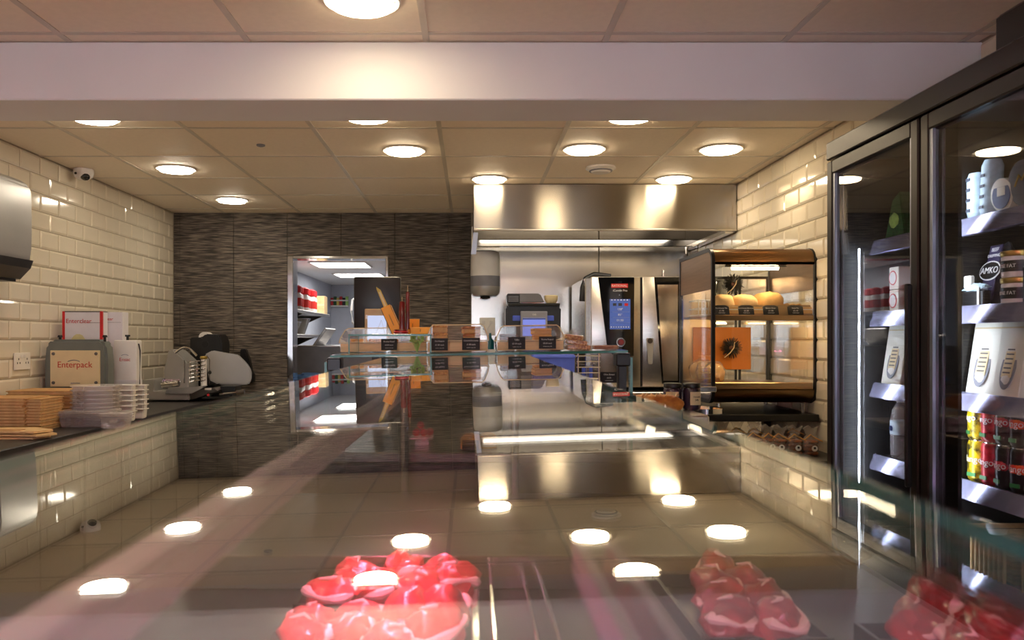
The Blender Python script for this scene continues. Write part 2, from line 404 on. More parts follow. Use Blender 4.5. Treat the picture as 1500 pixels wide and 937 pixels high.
# ------------------------------------------------------------------ ceiling lights
def downlight(x, D, warm, lab, r=.095):
    t = thing('ceiling_light', lab, 'ceiling light', (x, D, ZC), group='round recessed downlights')
    MB().lathe([(r+.004, .001), (r+.004, -.004), (r+.016, -.006), (r+.020, -.002), (r+.020, .001)], 32).build('trim_ring', 'white_plastic', t, smooth=True)
    MB().lathe([(r, .0), (r, -.012), (r*.97, -.016), (r*.5, -.0175), (.002, -.018)], 32).build('diffuser', 'light_warm' if warm else 'light_neutral', t, smooth=True)
downlight(X(530, 2.42), 2.42, 1, 'round white downlight in front of the ceiling beam, at the top edge of the photo')
downlight(X(138, 3.68), 3.68, 0, 'round downlight half hidden behind the beam above the left wall')
downlight(X(538, 3.66), 3.66, 1, 'round downlight half hidden behind the beam near the middle of the ceiling')
downlight(X(923, 3.66), 3.66, 1, 'round downlight half hidden behind the beam right of centre')
downlight(X(258, 4.80), 4.80, 0, 'round downlight beside the dome camera over the left worktop')
downlight(X(340, 5.87), 5.87, 0, 'round downlight nearest the dark stone wall')
downlight(X(592, 4.33), 4.33, 1, 'round warm downlight left of the ceiling centre line')
downlight(X(856, 4.30), 4.30, 1, 'round warm downlight beside the white smoke detector')
downlight(X(1056, 4.30), 4.30, 1, 'round warm downlight nearest the right tiled wall')
downlight(X(717, 5.10), 5.10, 1, 'round downlight above the left end of the steel hood')
downlight(X(987, 5.10), 5.10, 1, 'round downlight above the right end of the steel hood')
downlight(-.9, .6, 1, 'round downlight out of view above the left of the counter')
downlight(.6, .6, 1, 'round downlight out of view above the right of the counter')
t = thing('smoke_detector', 'flat white smoke detector on the ceiling before the hood', 'detector', (X(880, 4.75), 4.75, ZC))
MB().lathe([(.085, 0), (.088, -.012), (.06, -.024), (.05, -.035), (.002, -.038)], 28).build('body', 'white_plastic', t, smooth=True)
MB().lathe([(.066, -.020), (.068, -.024), (.066, -.027)], 28).build('vent_ring', 'mid_grey', t, smooth=True)
t = thing('sprinkler_cap', 'small pale round cap on a ceiling tile above the stone wall', 'cap', (X(382, 4.21), 4.21, ZC))
MB().lathe([(.022, 0), (.022, -.006), (.012, -.010), (.001, -.010)], 16).build('cap', 'mid_grey', t, smooth=True)
t = thing('dome_camera', 'white dome security camera under the ceiling by the left wall', 'security camera', (-2.28, 4.82, ZC))
MB().lathe([(.055, 0), (.058, -.02), (.05, -.045), (.03, -.058), (.001, -.06)], 24).build('housing', 'white_plastic', t, smooth=True)
MB().blob((.02, -.022, -.045), (.028, .028, .026), 0, sub=2).build('lens_dome', 'black_gloss', t, smooth=True)
MB().cyl((-.02, -.045, -.030), (-.021, -.056, -.033), .007).build('sensor', 'black', t)
# ------------------------------------------------------------------ left side: worktop and what stands on it
WZ = .985; WX0, WX1 = XL+.01, -1.76
tag(MB().box((WX0, 2.2, -.04), (WX1, 6.2, 0), .004).build('worktop', 'worktop', loc=(0, 0, WZ)), 'long dark grey worktop along the left tiled wall', 'worktop')
for k in range(5):
    y0 = 2.22+.79*k
    t = thing('base_cabinet', ('dark base cabinet under the worktop, %s' % ('nearest the camera', 'second along', 'middle one', 'fourth along', 'nearest the stone wall')[k]), 'cabinet', (WX0, y0, 0), group='cabinets under the left worktop')
    MB().box((0, .005, .1), (.54, .785, WZ-.042)).build('body', 'mid_grey', t)
    for q in (0, 1):
        d = MB().box((.54, .01+.39*q, .11), (.56, .39+.385*q, WZ-.06), .002).build('door', 'black_frame', t)
        MB().tube([(.561, .36+.07*q, .7), (.585, .36+.07*q, .7), (.585, .36+.07*q, .84), (.561, .36+.07*q, .84)], .005).build('handle', 'chrome', d)
# paper towel dispenser on the left wall
t = thing('towel_dispenser', 'large curved silver-grey paper towel dispenser on the left tiled wall', 'dispenser', (XL+.009, 3.66, Z(405, 3.85)))
H = .50
prof = [(0, .03), (.07, 0), (.15, .01), (.200, .06), (.215, .13), (.218, .2), (.217, .40), (.205, .45), (.15, .485), (.0, .495)]
MB().prism([(p[0], p[1]) for p in prof], 0, .33, 'y', .012).build('cover', 'satin_silver', t, smooth=True)
MB().prism([(.02, .018), (.075, -.012), (.155, -.002), (.205, .05), (.219, .088), (.15, .045), (.07, .03)], -.002, .332, 'y').build('lower_lip', 'steel_dark', t)
MB().box((.05, .03, -.016), (.15, .30, .0)).build('paper_slot', 'black', t)
MB().box((.2155, .27, .19), (.2165, .30, .2)).build('badge', 'white_print', t)
# socket
t = thing('wall_socket', 'white double power socket on the left tiled wall', 'socket', (XL+.009, 4.28, Z(529, 4.28)))
MB().box((0, -.075, -.045), (.01, .075, .045), .003).build('plate', 'socket', t)
for s in (-.04, .04):
    for (a, c) in ((0, .012), (-.012, -.008), (.012, -.008)): MB().box((.0095, s+a-.003, c-.005), (.0108, s+a+.003, c+.005)).build('pin_hole', 'black', t)
    MB().box((.0095, s*.35-.008, .018), (.013, s*.35+.008, .034), .001).build('switch', 'white_plastic', t)
# tray sealing / wrapping machine
D = 4.45
t = thing('wrapping_machine', 'grey film wrapping machine with cream front panel reading Enterpack', 'machine', (X(113, D), D, WZ))
hw = .19; top = Z(497, D)-WZ
lf, rt = -.178, .160
MB().prism([(lf, 0), (rt, 0), (rt+.003, top*.7), (rt-.006, top-.03), (rt-.035, top), (lf+.035, top), (lf+.006, top-.03), (lf-.003, top*.7)], 0, .10, 'y', .014).build('housing', 'grey_plastic', t, smooth=True)
pz0, pz1 = Z(566, D)-WZ, Z(513, D)-WZ; px0, px1 = X(75, D)-X(113, D), X(147, D)-X(113, D)
pn = MB().box((px0, -.012, pz0), (px1, .002, pz1), .002).build('front_panel', 'cream', t)
for a in (px0+.018, px1-.018):
    for c in (pz0+.022, pz1-.018): MB().cyl((a, -.012, c), (a, -.019, c), .009, .007).build('screw', 'grey_print', pn)
cx = (px0+px1)/2
text('Enterpack', .047, 'red_print', pn, (cx, -.0126, (pz0+pz1)/2+.02))
MB().tube([(cx-.005+.032*u, -.013, (pz0+pz1)/2+.038+.008*(1-u*u)) for u in [k/4-1 for k in range(9)]], .0016, 5).build('logo_arc', 'navy_print', pn)
text('automac', .015, 'navy_print', pn, (cx+.004, -.0126, pz0+.02))
for (px, dy) in ((80, .06), (150, .03)):
    kx = X(px, D)-X(113, D); MB().cyl((kx, dy, top-.012), (kx, dy, top+.012), .007).cyl((kx, dy, top+.012), (kx, dy, top+.024), .014, .010).build('knob', 'rubber', t)
# white film box behind and beside it
D2 = 4.63
t = thing('film_box', 'white film carton standing right of the wrapping machine', 'box', (X(183, D2), D2, WZ))
ww = (X(200, D2)-X(166, D2))/2; hh = Z(498, D2)-WZ
MB().box((-ww, 0, 0), (ww, .08, hh), .008, 2).build('body', 'white_plastic', t, smooth=True)
MB().box((-ww-.001, -.002, 0), (ww+.001, .078, hh-.26)).build('kraft_band', 'cream', t)
MB().box((-ww-.001, -.003, hh-.26), (ww+.001, .078, hh-.225)).build('pink_band', 'white_card', t)
text('Ensac', .028, 'red_print', t, (.0, -.0012, hh-.11))
MB().tube([(-.0+.02*u, -.001, hh-.087+.006*(1-u*u)) for u in (-1, -.5, 0, .5, 1)], .0012, 5).build('logo_arc', 'navy_print', t)
MB().tube([(ww+.004, .02, hh-.02), (ww+.012, .02, hh-.06), (ww+.010, .02, hh-.3)], .004).build('side_strip', 'black', t)
MB().cyl((-.01, .06, hh), (-.01, .06, hh+.02), .007).cyl((-.01, .06, hh+.02), (-.01, .06, hh+.03), .014).build('knob', 'rubber', t)
# two cartons behind on a ledge of the machine
D3 = 4.63
t = thing('film_carton', 'white carton with red edges reading Enterclear behind the wrapping machine', 'box', (X(121, D3), D3, WZ))
ww = (X(150, D3)-X(95, D3))/2; h1 = Z(456, D3)-WZ
MB().box((-ww, 0, 0), (ww, .08, h1), .001).build('carton', 'white_card', t)
for s in (-1, 1): MB().box((s*ww-.008, -.002, 0), (s*ww+.006, .012, h1+.001)).build('red_edge', 'bright_red', t)
MB().box((-ww, -.0015, h1-.004), (ww, .08, h1+.002)).build('top_flap', 'grey_print', t)
text('Enterclear', .035, 'red_print', t, (-.022, -.001, h1-.055))
MB().box((-.02, -.0012, h1-.064), (ww-.008, .001, h1-.062)).build('rule', 'grey_print', t)
MB().prism([(-.07, h1-.165), (.02, h1-.165), (.0, h1-.135), (-.015, h1-.128), (-.035, h1-.128), (-.05, h1-.138)], -.0012, .001, 'y').build('picture', 'cheese', t)
t = thing('plain_carton', 'plain white carton with small red print behind the red edged one', 'box', (X(165, D3+.1), D3+.095, WZ))
MB().box((-.06, 0, 0), (.06, .08, Z(457, D3+.1)-WZ), .001).build('carton', 'white_card', t)
text('clear', .026, 'red_print', t, (-.02, -.001, Z(457, D3+.1)-WZ-.04))
MB().box((-.05, -.001, Z(457, D3+.1)-WZ-.06), (.05, .001, Z(457, D3+.1)-WZ-.0585)).build('rule', 'grey_print', t)
def nth(k, n): return 'topmost' if k == n-1 else ('undermost' if k == 0 else '%s from the bottom' % ('second', 'third', 'fourth', 'fifth', 'sixth', 'seventh', 'eighth', 'ninth', 'tenth')[k-1])
# kraft boxes in stacks
def kraft_stack(px0, px1, D, pytop, n, dep, lab, grp, slack=.006):
    h = (Z(pytop, D)-WZ)/n; w_ = (X(px1, D)-X(px0, D))/2; first = None
    for k in range(n):
        ox = random.uniform(-slack, slack); oy = random.uniform(-slack, slack); loc = (X((px0+px1)/2, D)+ox, D+oy, WZ+k*h); rz = random.uniform(-.02, .02)
        L_ = '%s, %s' % (lab, nth(k, n))
        if first is None:
            t = thing('kraft_tray', L_, 'food box', loc, (0, 0, rz), grp)
            MB().prism([(-w_*.96, 0), (w_*.96, 0), (w_, h*.86), (-w_, h*.86)], 0, dep, 'y').build('tray', 'kraft', t)
            MB().box((-w_-.004, -.005, h*.62), (w_+.004, dep+.004, h*.95), .001).build('rim', 'kraft_dark', t); first = t
        else: dup(first, None, loc, (0, 0, rz), L_)
kraft_stack(10, 111, 4.05, 572, 10, .24, 'brown kraft food box in the wide rear stack', 'wide kraft boxes')
kraft_stack(-60, 36, 3.68, 583, 11, .2, 'brown kraft food box in the left front stack', 'left kraft boxes')
kraft_stack(37, 59, 3.70, 584, 11, .2, 'brown kraft food box in the narrow stack beside the left one', 'narrow kraft boxes', .003)
for k, (ox, rz) in enumerate(((0, .1), (.03, -.08), (.01, .02))):
    t = thing('flat_carton', 'flattened brown carton lying at the worktop front, %s' % ('undermost', 'middle', 'uppermost')[k], 'carton', (X(15, 3.46)+ox, 3.40, WZ+.001+.013*k), (0, 0, rz), 'flat cartons')
    MB().prism([(-.16, 0), (.13, -.02), (.17, .06), (.06, .15), (-.16, .14)], 0, .008, 'z').build('sheet', 'kraft', t)
    MB().box((-.10, .01, .008), (.06, .05, .011)).build('flap', 'kraft_dark', t)
# clear and white tubs
def tub(D, px, py, r, h, n, mat, lab, grp, rect=False):
    z0 = WZ; first = None
    for k in range(n):
        loc = (X(px, D), D, z0+k*h/n)
        L_ = '%s, %s' % (lab, nth(k, n))
        if first is None:
            t = thing('plastic_tub', L_, 'tub', loc, group=grp)
            if rect:
                MB().prism([(-r*.85, 0), (r*.85, 0), (r, .05), (-r, .05)], 0, r*1.3, 'y', .004).build('bowl', mat, t, smooth=True)
                MB().box((-r-.006, -.006, .046), (r+.006, r*1.3+.006, .052), .002).build('rim', mat, t)
            else:
                MB().lathe([(.001, 0), (r*.8, 0), (r, .05), (r*.98, .05), (r*.78, .003), (.001, .003)], 28).build('bowl', mat, t, smooth=True)
                MB().lathe([(r*.99, .046), (r+.006, .047), (r+.006, .051), (r*.99, .051)], 28).build('rim', mat, t, smooth=True)
            first = t
        else: dup(first, None, loc, None, L_)
tub(4.02, 141, 570, .112, .16, 8, 'tub_clear', 'round clear plastic tub in the tall stack before the machine', 'round clear tubs')
tub(3.86, 120, 600, .115, .035, 4, 'tub_clear', 'low clear rectangular tub at the worktop edge', 'clear rectangular tubs', True)
tub(3.80, 165, 592, .06, .03, 3, 'tub_clear', 'small clear square tub beside the low tubs', 'small clear tubs', True)
tub(4.16, 184, 571, .035, .16, 6, 'white_plastic', 'white square pot in the left pot stack', 'left white pots', True)
tub(4.30, 201, 570, .036, .15, 6, 'white_plastic', 'white square pot in the right pot stack', 'right white pots', True)
t = thing('blue_label_pot', 'white pot with blue paper label behind the pot stacks', 'pot', (X(203, 4.5), 4.42, WZ))
MB().lathe([(.001, 0), (.04, 0), (.045, .12), (.001, .12)], 20).build('pot', 'white_plastic', t, smooth=True)
MB().lathe([(.0445, .03), (.0475, .03), (.0475, .14), (.04, .17), (.001, .17)], 20).build('blue_wrap', 'navy_print', t, smooth=True)
# meat slicer
D = 5.45
sx = lambda px, d=D: X(px, d)-X(260, D)
sz = lambda py, d=D: Z(py, d)-WZ
t = thing('meat_slicer', 'steel meat slicer with serrated pusher on the worktop by the stone wall', 'slicer', (X(260, D), D, WZ))
bs = MB().prism([(sx(207), 0.012), (sx(278), .012), (sx(275), .075), (sx(226), .075), (sx(226), sz(556)), (sx(207), sz(556))], 0, .32, 'y', .006).build('base', 'satin_silver', t, smooth=True)
MB().prism([(sx(279), .012), (sx(318), .07), (sx(312), sz(568)), (sx(275), .075)], .01, .30, 'y', .004).build('control_side', 'steel_dark', t)
kb = MB().cyl((sx(306), .005, sz(578)), (sx(306), -.012, sz(578)), .014).build('switch', 'rubber', t)
MB().cyl((sx(306), -.012, sz(578)), (sx(306), -.016, sz(578)), .008).build('red_button', 'bright_red', kb)
MB().box((sx(300), -.002, sz(571)), (sx(309), .012, sz(568))).build('rating_plate', 'white_plastic', t)
MB().prism([(sx(243), sz(576)), (sx(282), sz(576)), (sx(306), sz(564)), (sx(246), sz(570))], -.02, .26, 'y', .002).build('carriage_table', 'chrome', t)
MB().prism([(sx(224), sz(548)), (sx(232), sz(512)), (sx(240), sz(512)), (sx(262), sz(532)), (sx(262), sz(575)), (sx(232), sz(575))], .18, .40, 'y', .01).build('motor_housing', 'satin_silver', t, smooth=True)
MB().prism([(sx(278), sz(520)), (sx(290), sz(514)), (sx(330), sz(521)), (sx(343), sz(534)), (sx(350), sz(545)), (sx(350), sz(560)), (sx(345), sz(567)), (sx(300), sz(567)), (sx(285), sz(560))], .30, .33, 'y', .008).build('blade_guard', 'satin_silver', t, smooth=True)
MB().tube([(sx(249)+(sx(281)-sx(249))*u, .1, sz(517)+.045*math.sin(PI*u)-.02*u) for u in [k/10 for k in range(11)]], .008).build('top_handle', 'chrome', t, smooth=True)
MB().cyl((sx(290), .12, sz(566)), (sx(290), .12, sz(527)), .020, n=18).build('pusher_column', 'white_plastic', t, smooth=True)
MB().lathe([(.024, 0), (.026, .012), (.022, .018), (.001, .018)], 18, (sx(290), .12, sz(526))).build('brass_cap', 'gold', t, smooth=True)
for k in range(6):
    z_ = sz(560)+k*.026
    MB().tube([(sx(270), .09, z_), (sx(278), .085, z_+.006), (sx(286), .09, z_+.012)], .004, 6).build('tine', 'chrome', t)
    MB().tube([(sx(286.5), .096, z_), (sx(290), .092, z_+.008), (sx(294), .10, z_+.014)], .004, 6).build('column_rib', 'steel_dark', t)
for px in (262, 271, 281): MB().cyl((sx(px), .1, sz(562)), (sx(px), .1, sz(528)), .0045, n=8).build('guide_rod', 'chrome', t)
MB().tube([(sx(300), .1, sz(563)), (sx(300), .1, sz(527)), (sx(296), .1, sz(521))], .003, 6).build('side_rod', 'steel_dark', t)
MB().blob((sx(301), .09, sz(546)), (.012, .012, .014), 0, sub=2).build('knob', 'black', t)
rl = MB().cyl((sx(231), .08, sz(565)), (sx(256), .08, sz(562)), .022, n=14).build('grip_roller', 'steel', t)
for k in range(9):
    a = sx(232)+(sx(255)-sx(232))*k/8
    for q in range(5): th = -PI/2-.9+q*.45; MB().cyl((a, .08+.02*math.cos(th), sz(564)-.02*math.sin(th)), (a+.004, .08+.038*math.cos(th), sz(564)-.038*math.sin(th)), .004, .001, 5).build('tooth', 'chrome', rl)
MB().tube([(sx(315), .1, .045), (sx(335), .1, .055), (sx(350), .1, .06)], .007).build('fence_arm', 'chrome', t)
MB().cyl((sx(340), .1, .055), (sx(352), .1, .062), .016, n=12).build('fence_knob', 'steel_dark', t)
MB().prism([(sx(314), sz(567)), (sx(338), sz(567)), (sx(332), sz(582)), (sx(318), sz(580))], .12, .28, 'y').build('neck', 'black', t)
for (a, c) in ((sx(211), .03), (sx(272), .03), (sx(211), .28), (sx(272), .28)): MB().cyl((a, c, 0), (a, c, .014), .012).build('foot', 'rubber', t)
# dark tray box and black holster behind the slicer
t = thing('dark_bin', 'black open bin with a white roll behind the meat slicer', 'bin', (X(301, 5.95), 5.95, WZ))
a = X(322, 5.95)-X(301, 5.95); hb = Z(494, 5.95)-WZ
MB().prism([(-a-.01, 0), (a, 0), (a+.015, hb*.9), (a-.005, hb+.02), (.0, hb+.025), (-.03, hb), (-a-.01, hb)], 0, .2, 'y', .008).build('body', 'black', t, smooth=True)
MB().cyl((-.03, .06, hb+.0), (-.03, .16, hb+.0), .04, n=20).build('paper_roll', 'white_plastic', t, smooth=True)
MB().cyl((.0, -.004, hb-.05), (.0, .002, hb-.05), .024, n=18).build('emblem', 'rubber', t)
t = thing('black_holster', 'tapered black holder fixed to the stone wall right of the slicer', 'holder', (X(359, 6.4), 6.405, Z(560, 6.4)))
hb = Z(511, 6.4)-Z(560, 6.4)
MB().prism([(-.045, .0), (.06, 0), (.06, .07), (.045, .08), (.03, .17), (.005, hb-.03), (.0, hb), (-.04, hb), (-.045, .1)], 0, .07, 'y', .006).build('body', 'black', t)
MB().box((-.04, -.012, .05), (.055, 0, .07), .003).build('belt_clip', 'rubber', t)
# ------------------------------------------------------------------ extraction hood
HD = 5.27
t = thing('extraction_hood', 'long brushed steel extraction hood under the ceiling on the back wall', 'hood', (0, HD, 0))
x0, x1 = .016, XR-.012; zb = Z(338, HD); zt = ZC-.002
MB().box((x0, 0, zb), (x1, .012, zt), .002).build('front_panel', 'steel_hood', t)
MB().box((x0, .012, zb), (x0+.012, DB-HD-.015, zt)).build('side_panel', 'steel_dark', t)
MB().box((x1-.012, .012, zb), (x1, DB-HD-.015, zt)).build('side_panel', 'steel_dark', t)
MB().box((x0+.012, .012, zt-.03), (x1-.012, DB-HD-.015, zt)).build('top_panel', 'steel_dark', t)
for k in range(3):
    a = x0+.05+k*.54
    f = MB().box((a, .35, zb+.11), (a+.5, .75, zb+.125)).build('filter', 'steel_dark', t)
    for q in range(6): MB().box((a+.03+q*.08, .36, zb+.102), (a+.06+q*.08, .74, zb+.111)).build('baffle', 'steel', f)
MB().box((x0+.06, .05, zb+.11), (x1-.1, .26, zb+.125), .003).build('hood_fill', 'hood_fill', t)  # unseen emitter added inside the hood to brighten wall and roll dispenser
lp = MB(); zl = zb-.012
lp.box((x0, DB-HD-.42, zl), (x1, DB-HD-.37, zl+.055), .006).build('rear_gutter', 'chrome', t)
MB().box((x1-.07, 0.02, zl), (x1-.012, DB-HD-.42, zl+.03), .004).build('side_gutter', 'steel', t)
MB().box((x0, -.006, zb), (x1, .006, zb+.014), .003).build('lower_lip', 'steel', t)
MB().cyl((1.60, DB-HD-.40, zl-.05), (1.60, DB-HD-.40, zl), .012).build('drain_tap', 'chrome', t)
MB().prism([(-.012, -.14), (.02, -.14), (.034, 0), (.004, 0)], 0, .02, 'y', .002).build('corner_bracket', 'alu', t, (x0-.004, .0, zb-.01))
# ------------------------------------------------------------------ steel bench on the back wall
BZ = Z(572, 5.62)
t = thing('steel_bench', 'stainless steel work bench along the back wall under the oven', 'bench', (0, 5.45, 0))
MB().box((.06, 0, BZ-.04), (XR-.06, 1.0, BZ), .004).build('top', 'steel', t)
MB().box((.10, .05, .25), (XR-.1, .95, .28)).build('lower_shelf', 'steel_dark', t)
for a in (.08, .85, XR-.12):
    for c in (.04, .92): MB().box((a, c, 0), (a+.04, c+.04, BZ-.04)).build('leg', 'steel', t)
# ------------------------------------------------------------------ combi oven
OD = 5.60
ox = lambda px: X(px, OD)-X(930, OD)
oz = lambda py: Z(py, OD)-BZ
t = thing('combi_oven', 'stainless combi oven with black touch panel left of the bread cabinet', 'oven', (X(930, OD), OD, BZ))
MB().box((ox(858), .03, .02), (ox(1052), .78, oz(406)), .006).build('body', 'steel', t)
MB().box((ox(866), 0, .025), (ox(938), .03, oz(405)), .006, 2).build('control_column', 'steel', t, smooth=True)
pn = MB().prism([(ox(876), oz(406)), (ox(929), oz(406)), (ox(928), oz(521)), (ox(901), oz(521)), (ox(890), oz(514)), (ox(883), oz(460))], -.008, .001, 'y', .002).build('control_panel', 'black_gloss', t)
MB().box((ox(895), -.0095, oz(421.5)), (ox(919.5), -.008, oz(415.5)), .001).build('logo_plate', 'bright_red', pn)
text('RATIONAL', .0215, 'white_print', pn, (ox(907), -.0098, oz(418.6)))
text('iCombi Pro', .021, 'white_print', pn, (ox(908), -.0085, oz(425.5)))
MB().cyl((ox(907), -.0085, oz(432)), (ox(907), -.0095, oz(432)), .004).build('indicator', 'alu', pn)
sc = MB().box((ox(893), -.0092, oz(482)), (ox(923), -.008, oz(438))).build('touch_screen', 'screen_blue', pn)
for k, px in enumerate((900, 908, 917)): MB().box((ox(px)-.012, -.0102, oz(448)), (ox(px)+.012, -.0092, oz(444))).build('button', 'bright_red' if k == 2 else 'black_gloss', sc)
for k in range(6): MB().box((ox(896+k*4.5)-.005, -.0100, oz(440)), (ox(896+k*4.5)+.005, -.0092, oz(438.5))).build('icon', 'white_print', sc)
for s_, py in (('130°', 453), ('85°', 461), ('01:30', 469)):
    text(s_, .021, 'white_print', sc, (ox(908), -.0100, oz(py)))
    MB().box((ox(897), -.0098, oz(py+4)), (ox(922), -.0092, oz(py+3.6))).build('rule', 'alu', sc)
for k in range(8): MB().box((ox(895+k*3.6)-.003, -.0100, oz(479.5)), (ox(895+k*3.6)+.004, -.0092, oz(478))).build('icon', 'white_print', sc)
kn = MB().cyl((ox(908.5), -.008, oz(501)), (ox(908.5), -.03, oz(501)), .034, .030, 28).build('dial', 'chrome', t, smooth=True)
MB().cyl((ox(908.5), -.030, oz(501)), (ox(908.5), -.033, oz(501)), .019, n=24).build('dial_centre', 'dark_red', kn)
MB().cyl((ox(908.5), -.0295, oz(501)), (ox(908.5), -.0312, oz(501)), .025, n=24).build('dial_ring', 'black', kn)
MB().box((ox(938), .008, .03), (ox(940.5), .03, oz(406))).build('door_gap', 'black', t)
dr = MB().box((ox(940.5), -.012, .03), (ox(1046), .028, oz(405)), .006, 2).build('door', 'steel', t, smooth=True)
MB().prism([(ox(957.5), oz(406)), (ox(994), oz(406)), (ox(994), .05), (ox(969), .05)], -.016, -.011, 'y').build('window_border', 'black_gloss', dr)
MB().prism([(ox(962), oz(417)), (ox(992), oz(417)), (ox(992), .07), (ox(971), .07)], -.0175, -.0155, 'y').build('window_pane', 'steel_wave', dr)
MB().prism([(ox(945), oz(495)), (ox(955.5), oz(495)), (ox(954), oz(533)), (ox(948), oz(533))], -.045, -.030, 'y', .004).build('handle', 'satin_silver', dr, smooth=True)
MB().cyl((ox(950), -.012, oz(499)), (ox(950), -.050, oz(499)), .018, n=16).build('handle_boss', 'steel_dark', dr)
MB().box((ox(995), -.014, .03), (ox(1000), .0, oz(406)), .002).build('edge_strip', 'chrome', dr)
MB().tube([(ox(900), .15, oz(405)+.012), (ox(875), .15, oz(402)+.012), (ox(862), .13, oz(406)), (ox(857), .12, oz(420)), (ox(856), .12, oz(440))], .019, 10).build('flue_hose', 'black', t, smooth=True)
MB().tube([(ox(858), .08, oz(417)), (ox(862), .07, oz(411)), (ox(866), .07, oz(417))], .008, 8).build('hose_clip', 'chrome', t)
for k in range(4): MB().box((ox(858)-.03, .1+.0, oz(500)-.055*k), (ox(858), .5, oz(500)-.055*k+.006)).build('side_louvre', 'steel_dark', t)
MB().cyl((ox(992), .4, oz(405)), (ox(992), .4, oz(388)), .012).build('vent_pipe', 'chrome', t)
for a in (ox(868), ox(1040)):
    for c in (.06, .7): MB().cyl((a, c, 0), (a, c, .022), .02).build('foot', 'rubber', t)
# ------------------------------------------------------------------ blue roll dispenser on the back wall
t = thing('blue_roll_dispenser', 'white and grey round paper roll dispenser where stone meets steel wall', 'dispenser', (X(711, 6.35), 6.37, Z(433, 6.3)))
hw = .113; H = Z(366, 6.3)-Z(433, 6.3)
MB().lathe([(.001, H), (hw*.72, H), (hw*.93, H-.012), (hw, H-.04), (hw*1.02, .155), (.001, .155)], 32, sy=.82).build('cover', 'white_plastic', t, smooth=True)
MB().lathe([(.001, .155), (hw*1.02, .155), (hw*1.02, .075), (.001, .075)], 32, sy=.82).build('grey_band', 'mid_grey', t, smooth=True)
MB().lathe([(.001, .075), (hw*1.02, .075), (hw*1.0, .03), (hw*.8, .005), (.001, .0)], 32, sy=.82).build('lower_cover', 'satin_silver', t, smooth=True)
MB().lathe([(.001, .0), (.035, .0), (.04, -.015), (.001, -.02)], 20).build('outlet', 'rubber', t)
MB().box((-.05, .09, .1), (.05, .107, .25)).build('wall_mount', 'mid_grey', t)
# socket plates on the steel wall
t = thing('switch_plate', 'white switch plate with cable on the steel wall below the roll dispenser', 'switch', (X(714, 6.45), 6.477, Z(478, 6.45)))
MB().box((-.062, -.012, -.07), (.062, 0, .07), .004).build('plate', 'socket', t)
for a in (-.03, .03): MB().box((a-.012, -.016, .02), (a+.012, -.011, .045), .002).build('switch', 'white_plastic', t)
MB().cyl((-.03, -.011, -.02), (-.03, -.013, -.02), .006).build('neon', 'black', t)
MB().tube([(.03, -.014, .03), (0, -.03, -.02), (.02, -.03, -.10), (.03, -.02, -.3)], .004, 6).build('cable', 'white_plastic', t, smooth=True)
# ------------------------------------------------------------------ label scale / printer
D = 5.72
px_ = lambda p: X(p, D)-X(781, D)
pz_ = lambda p: Z(p, D)-BZ
t = thing('label_scale', 'black label printing scale with blue screen on the steel bench', 'scale', (X(781, D), D, BZ))
MB().prism([(px_(742), 0), (px_(820), 0), (px_(822), pz_(450)), (px_(818), pz_(446)), (px_(744), pz_(446)), (px_(741), pz_(450))], 0, .3, 'y', .012).build('body', 'black', t, smooth=True)
MB().prism([(px_(744), pz_(445)), (px_(800), pz_(445)), (px_(792), pz_(429)), (px_(743), pz_(429))], .05, .28, 'y', .008).build('printer_lid', 'steel_dark', t, smooth=True)
MB().box((px_(743), .035, pz_(443)), (px_(762), .052, pz_(430)), .003).build('paper_hatch', 'black', t)
for k in range(4): MB().box((px_(745), .030, pz_(441)+.011*k), (px_(760), .036, pz_(441)+.011*k+.004)).build('hatch_rib', 'mid_grey', t)
MB().box((px_(762), -.004, pz_(445)), (px_(800), .2, pz_(442)), .004).build('lid_edge', 'chrome', t)
MB().lathe([(.03, 0), (.045, .02), (.05, .055), (.042, .06), (.032, .025), (.001, .02)], 20, (px_(809), .08, pz_(444))).build('dish', 'cream', t, smooth=True)
MB().box((px_(744), -.02, pz_(448)), (px_(820), .0, pz_(444)), .004).build('front_bar', 'rubber', t)
scn = MB().box((px_(762), -.05, pz_(530)), (px_(801), -.02, pz_(456)), .004).build('screen_housing', 'mid_grey', t)
MB().box((px_(765), -.053, pz_(492)), (px_(798), -.050, pz_(466)), .001).build('display', 'screen_dim', scn)
MB().box((px_(765), -.054, pz_(468)), (px_(798), -.0515, pz_(466.4))).build('display_edge', 'navy_print', scn)
text('CAS', .014, 'white_print', scn, (px_(782), -.0515, pz_(461)))
for s in (-1, 1): MB().box((px_(781+s*24)-.03, -.012, pz_(470)), (px_(781+s*24)+.03, 0, pz_(462)), .004).build('side_key', 'blue_plastic', t)
# bags and blue crate on the bench
t = thing('plastic_bag', 'crumpled clear plastic bag with dark contents left of the oven', 'bag', (X(833, 5.75), 5.75, BZ))
MB().blob((.02, .06, .24), (.062, .07, .17), .16, 2.4, 5, flat=-.2).build('film', 'film', t, smooth=True)
MB().blob((.01, .06, .20), (.045, .05, .12), .1, 2, 6).build('contents', 'slate_pack', t, smooth=True)
MB().prism([(-.03, .36), (.03, .36), (.05, .43), (.0, .41), (-.05, .44)], .05, .07, 'y').build('tied_neck', 'film', t)
t = thing('blue_crate', 'blue plastic crate on the steel bench beneath the glass shelf', 'crate', (X(811, 5.50), 5.49, BZ))
cw, ch = .14, Z(519, 5.5)-BZ
c_ = MB(); c_.box((-cw, 0, 0), (cw, .015, ch), .003); c_.box((-cw, .14, 0), (cw, .155, ch), .003); c_.box((-cw, .015, 0), (-cw+.012, .14, ch)); c_.box((cw-.012, .015, 0), (cw, .14, ch)); c_.box((-cw+.012, .015, 0), (cw-.012, .14, .01))
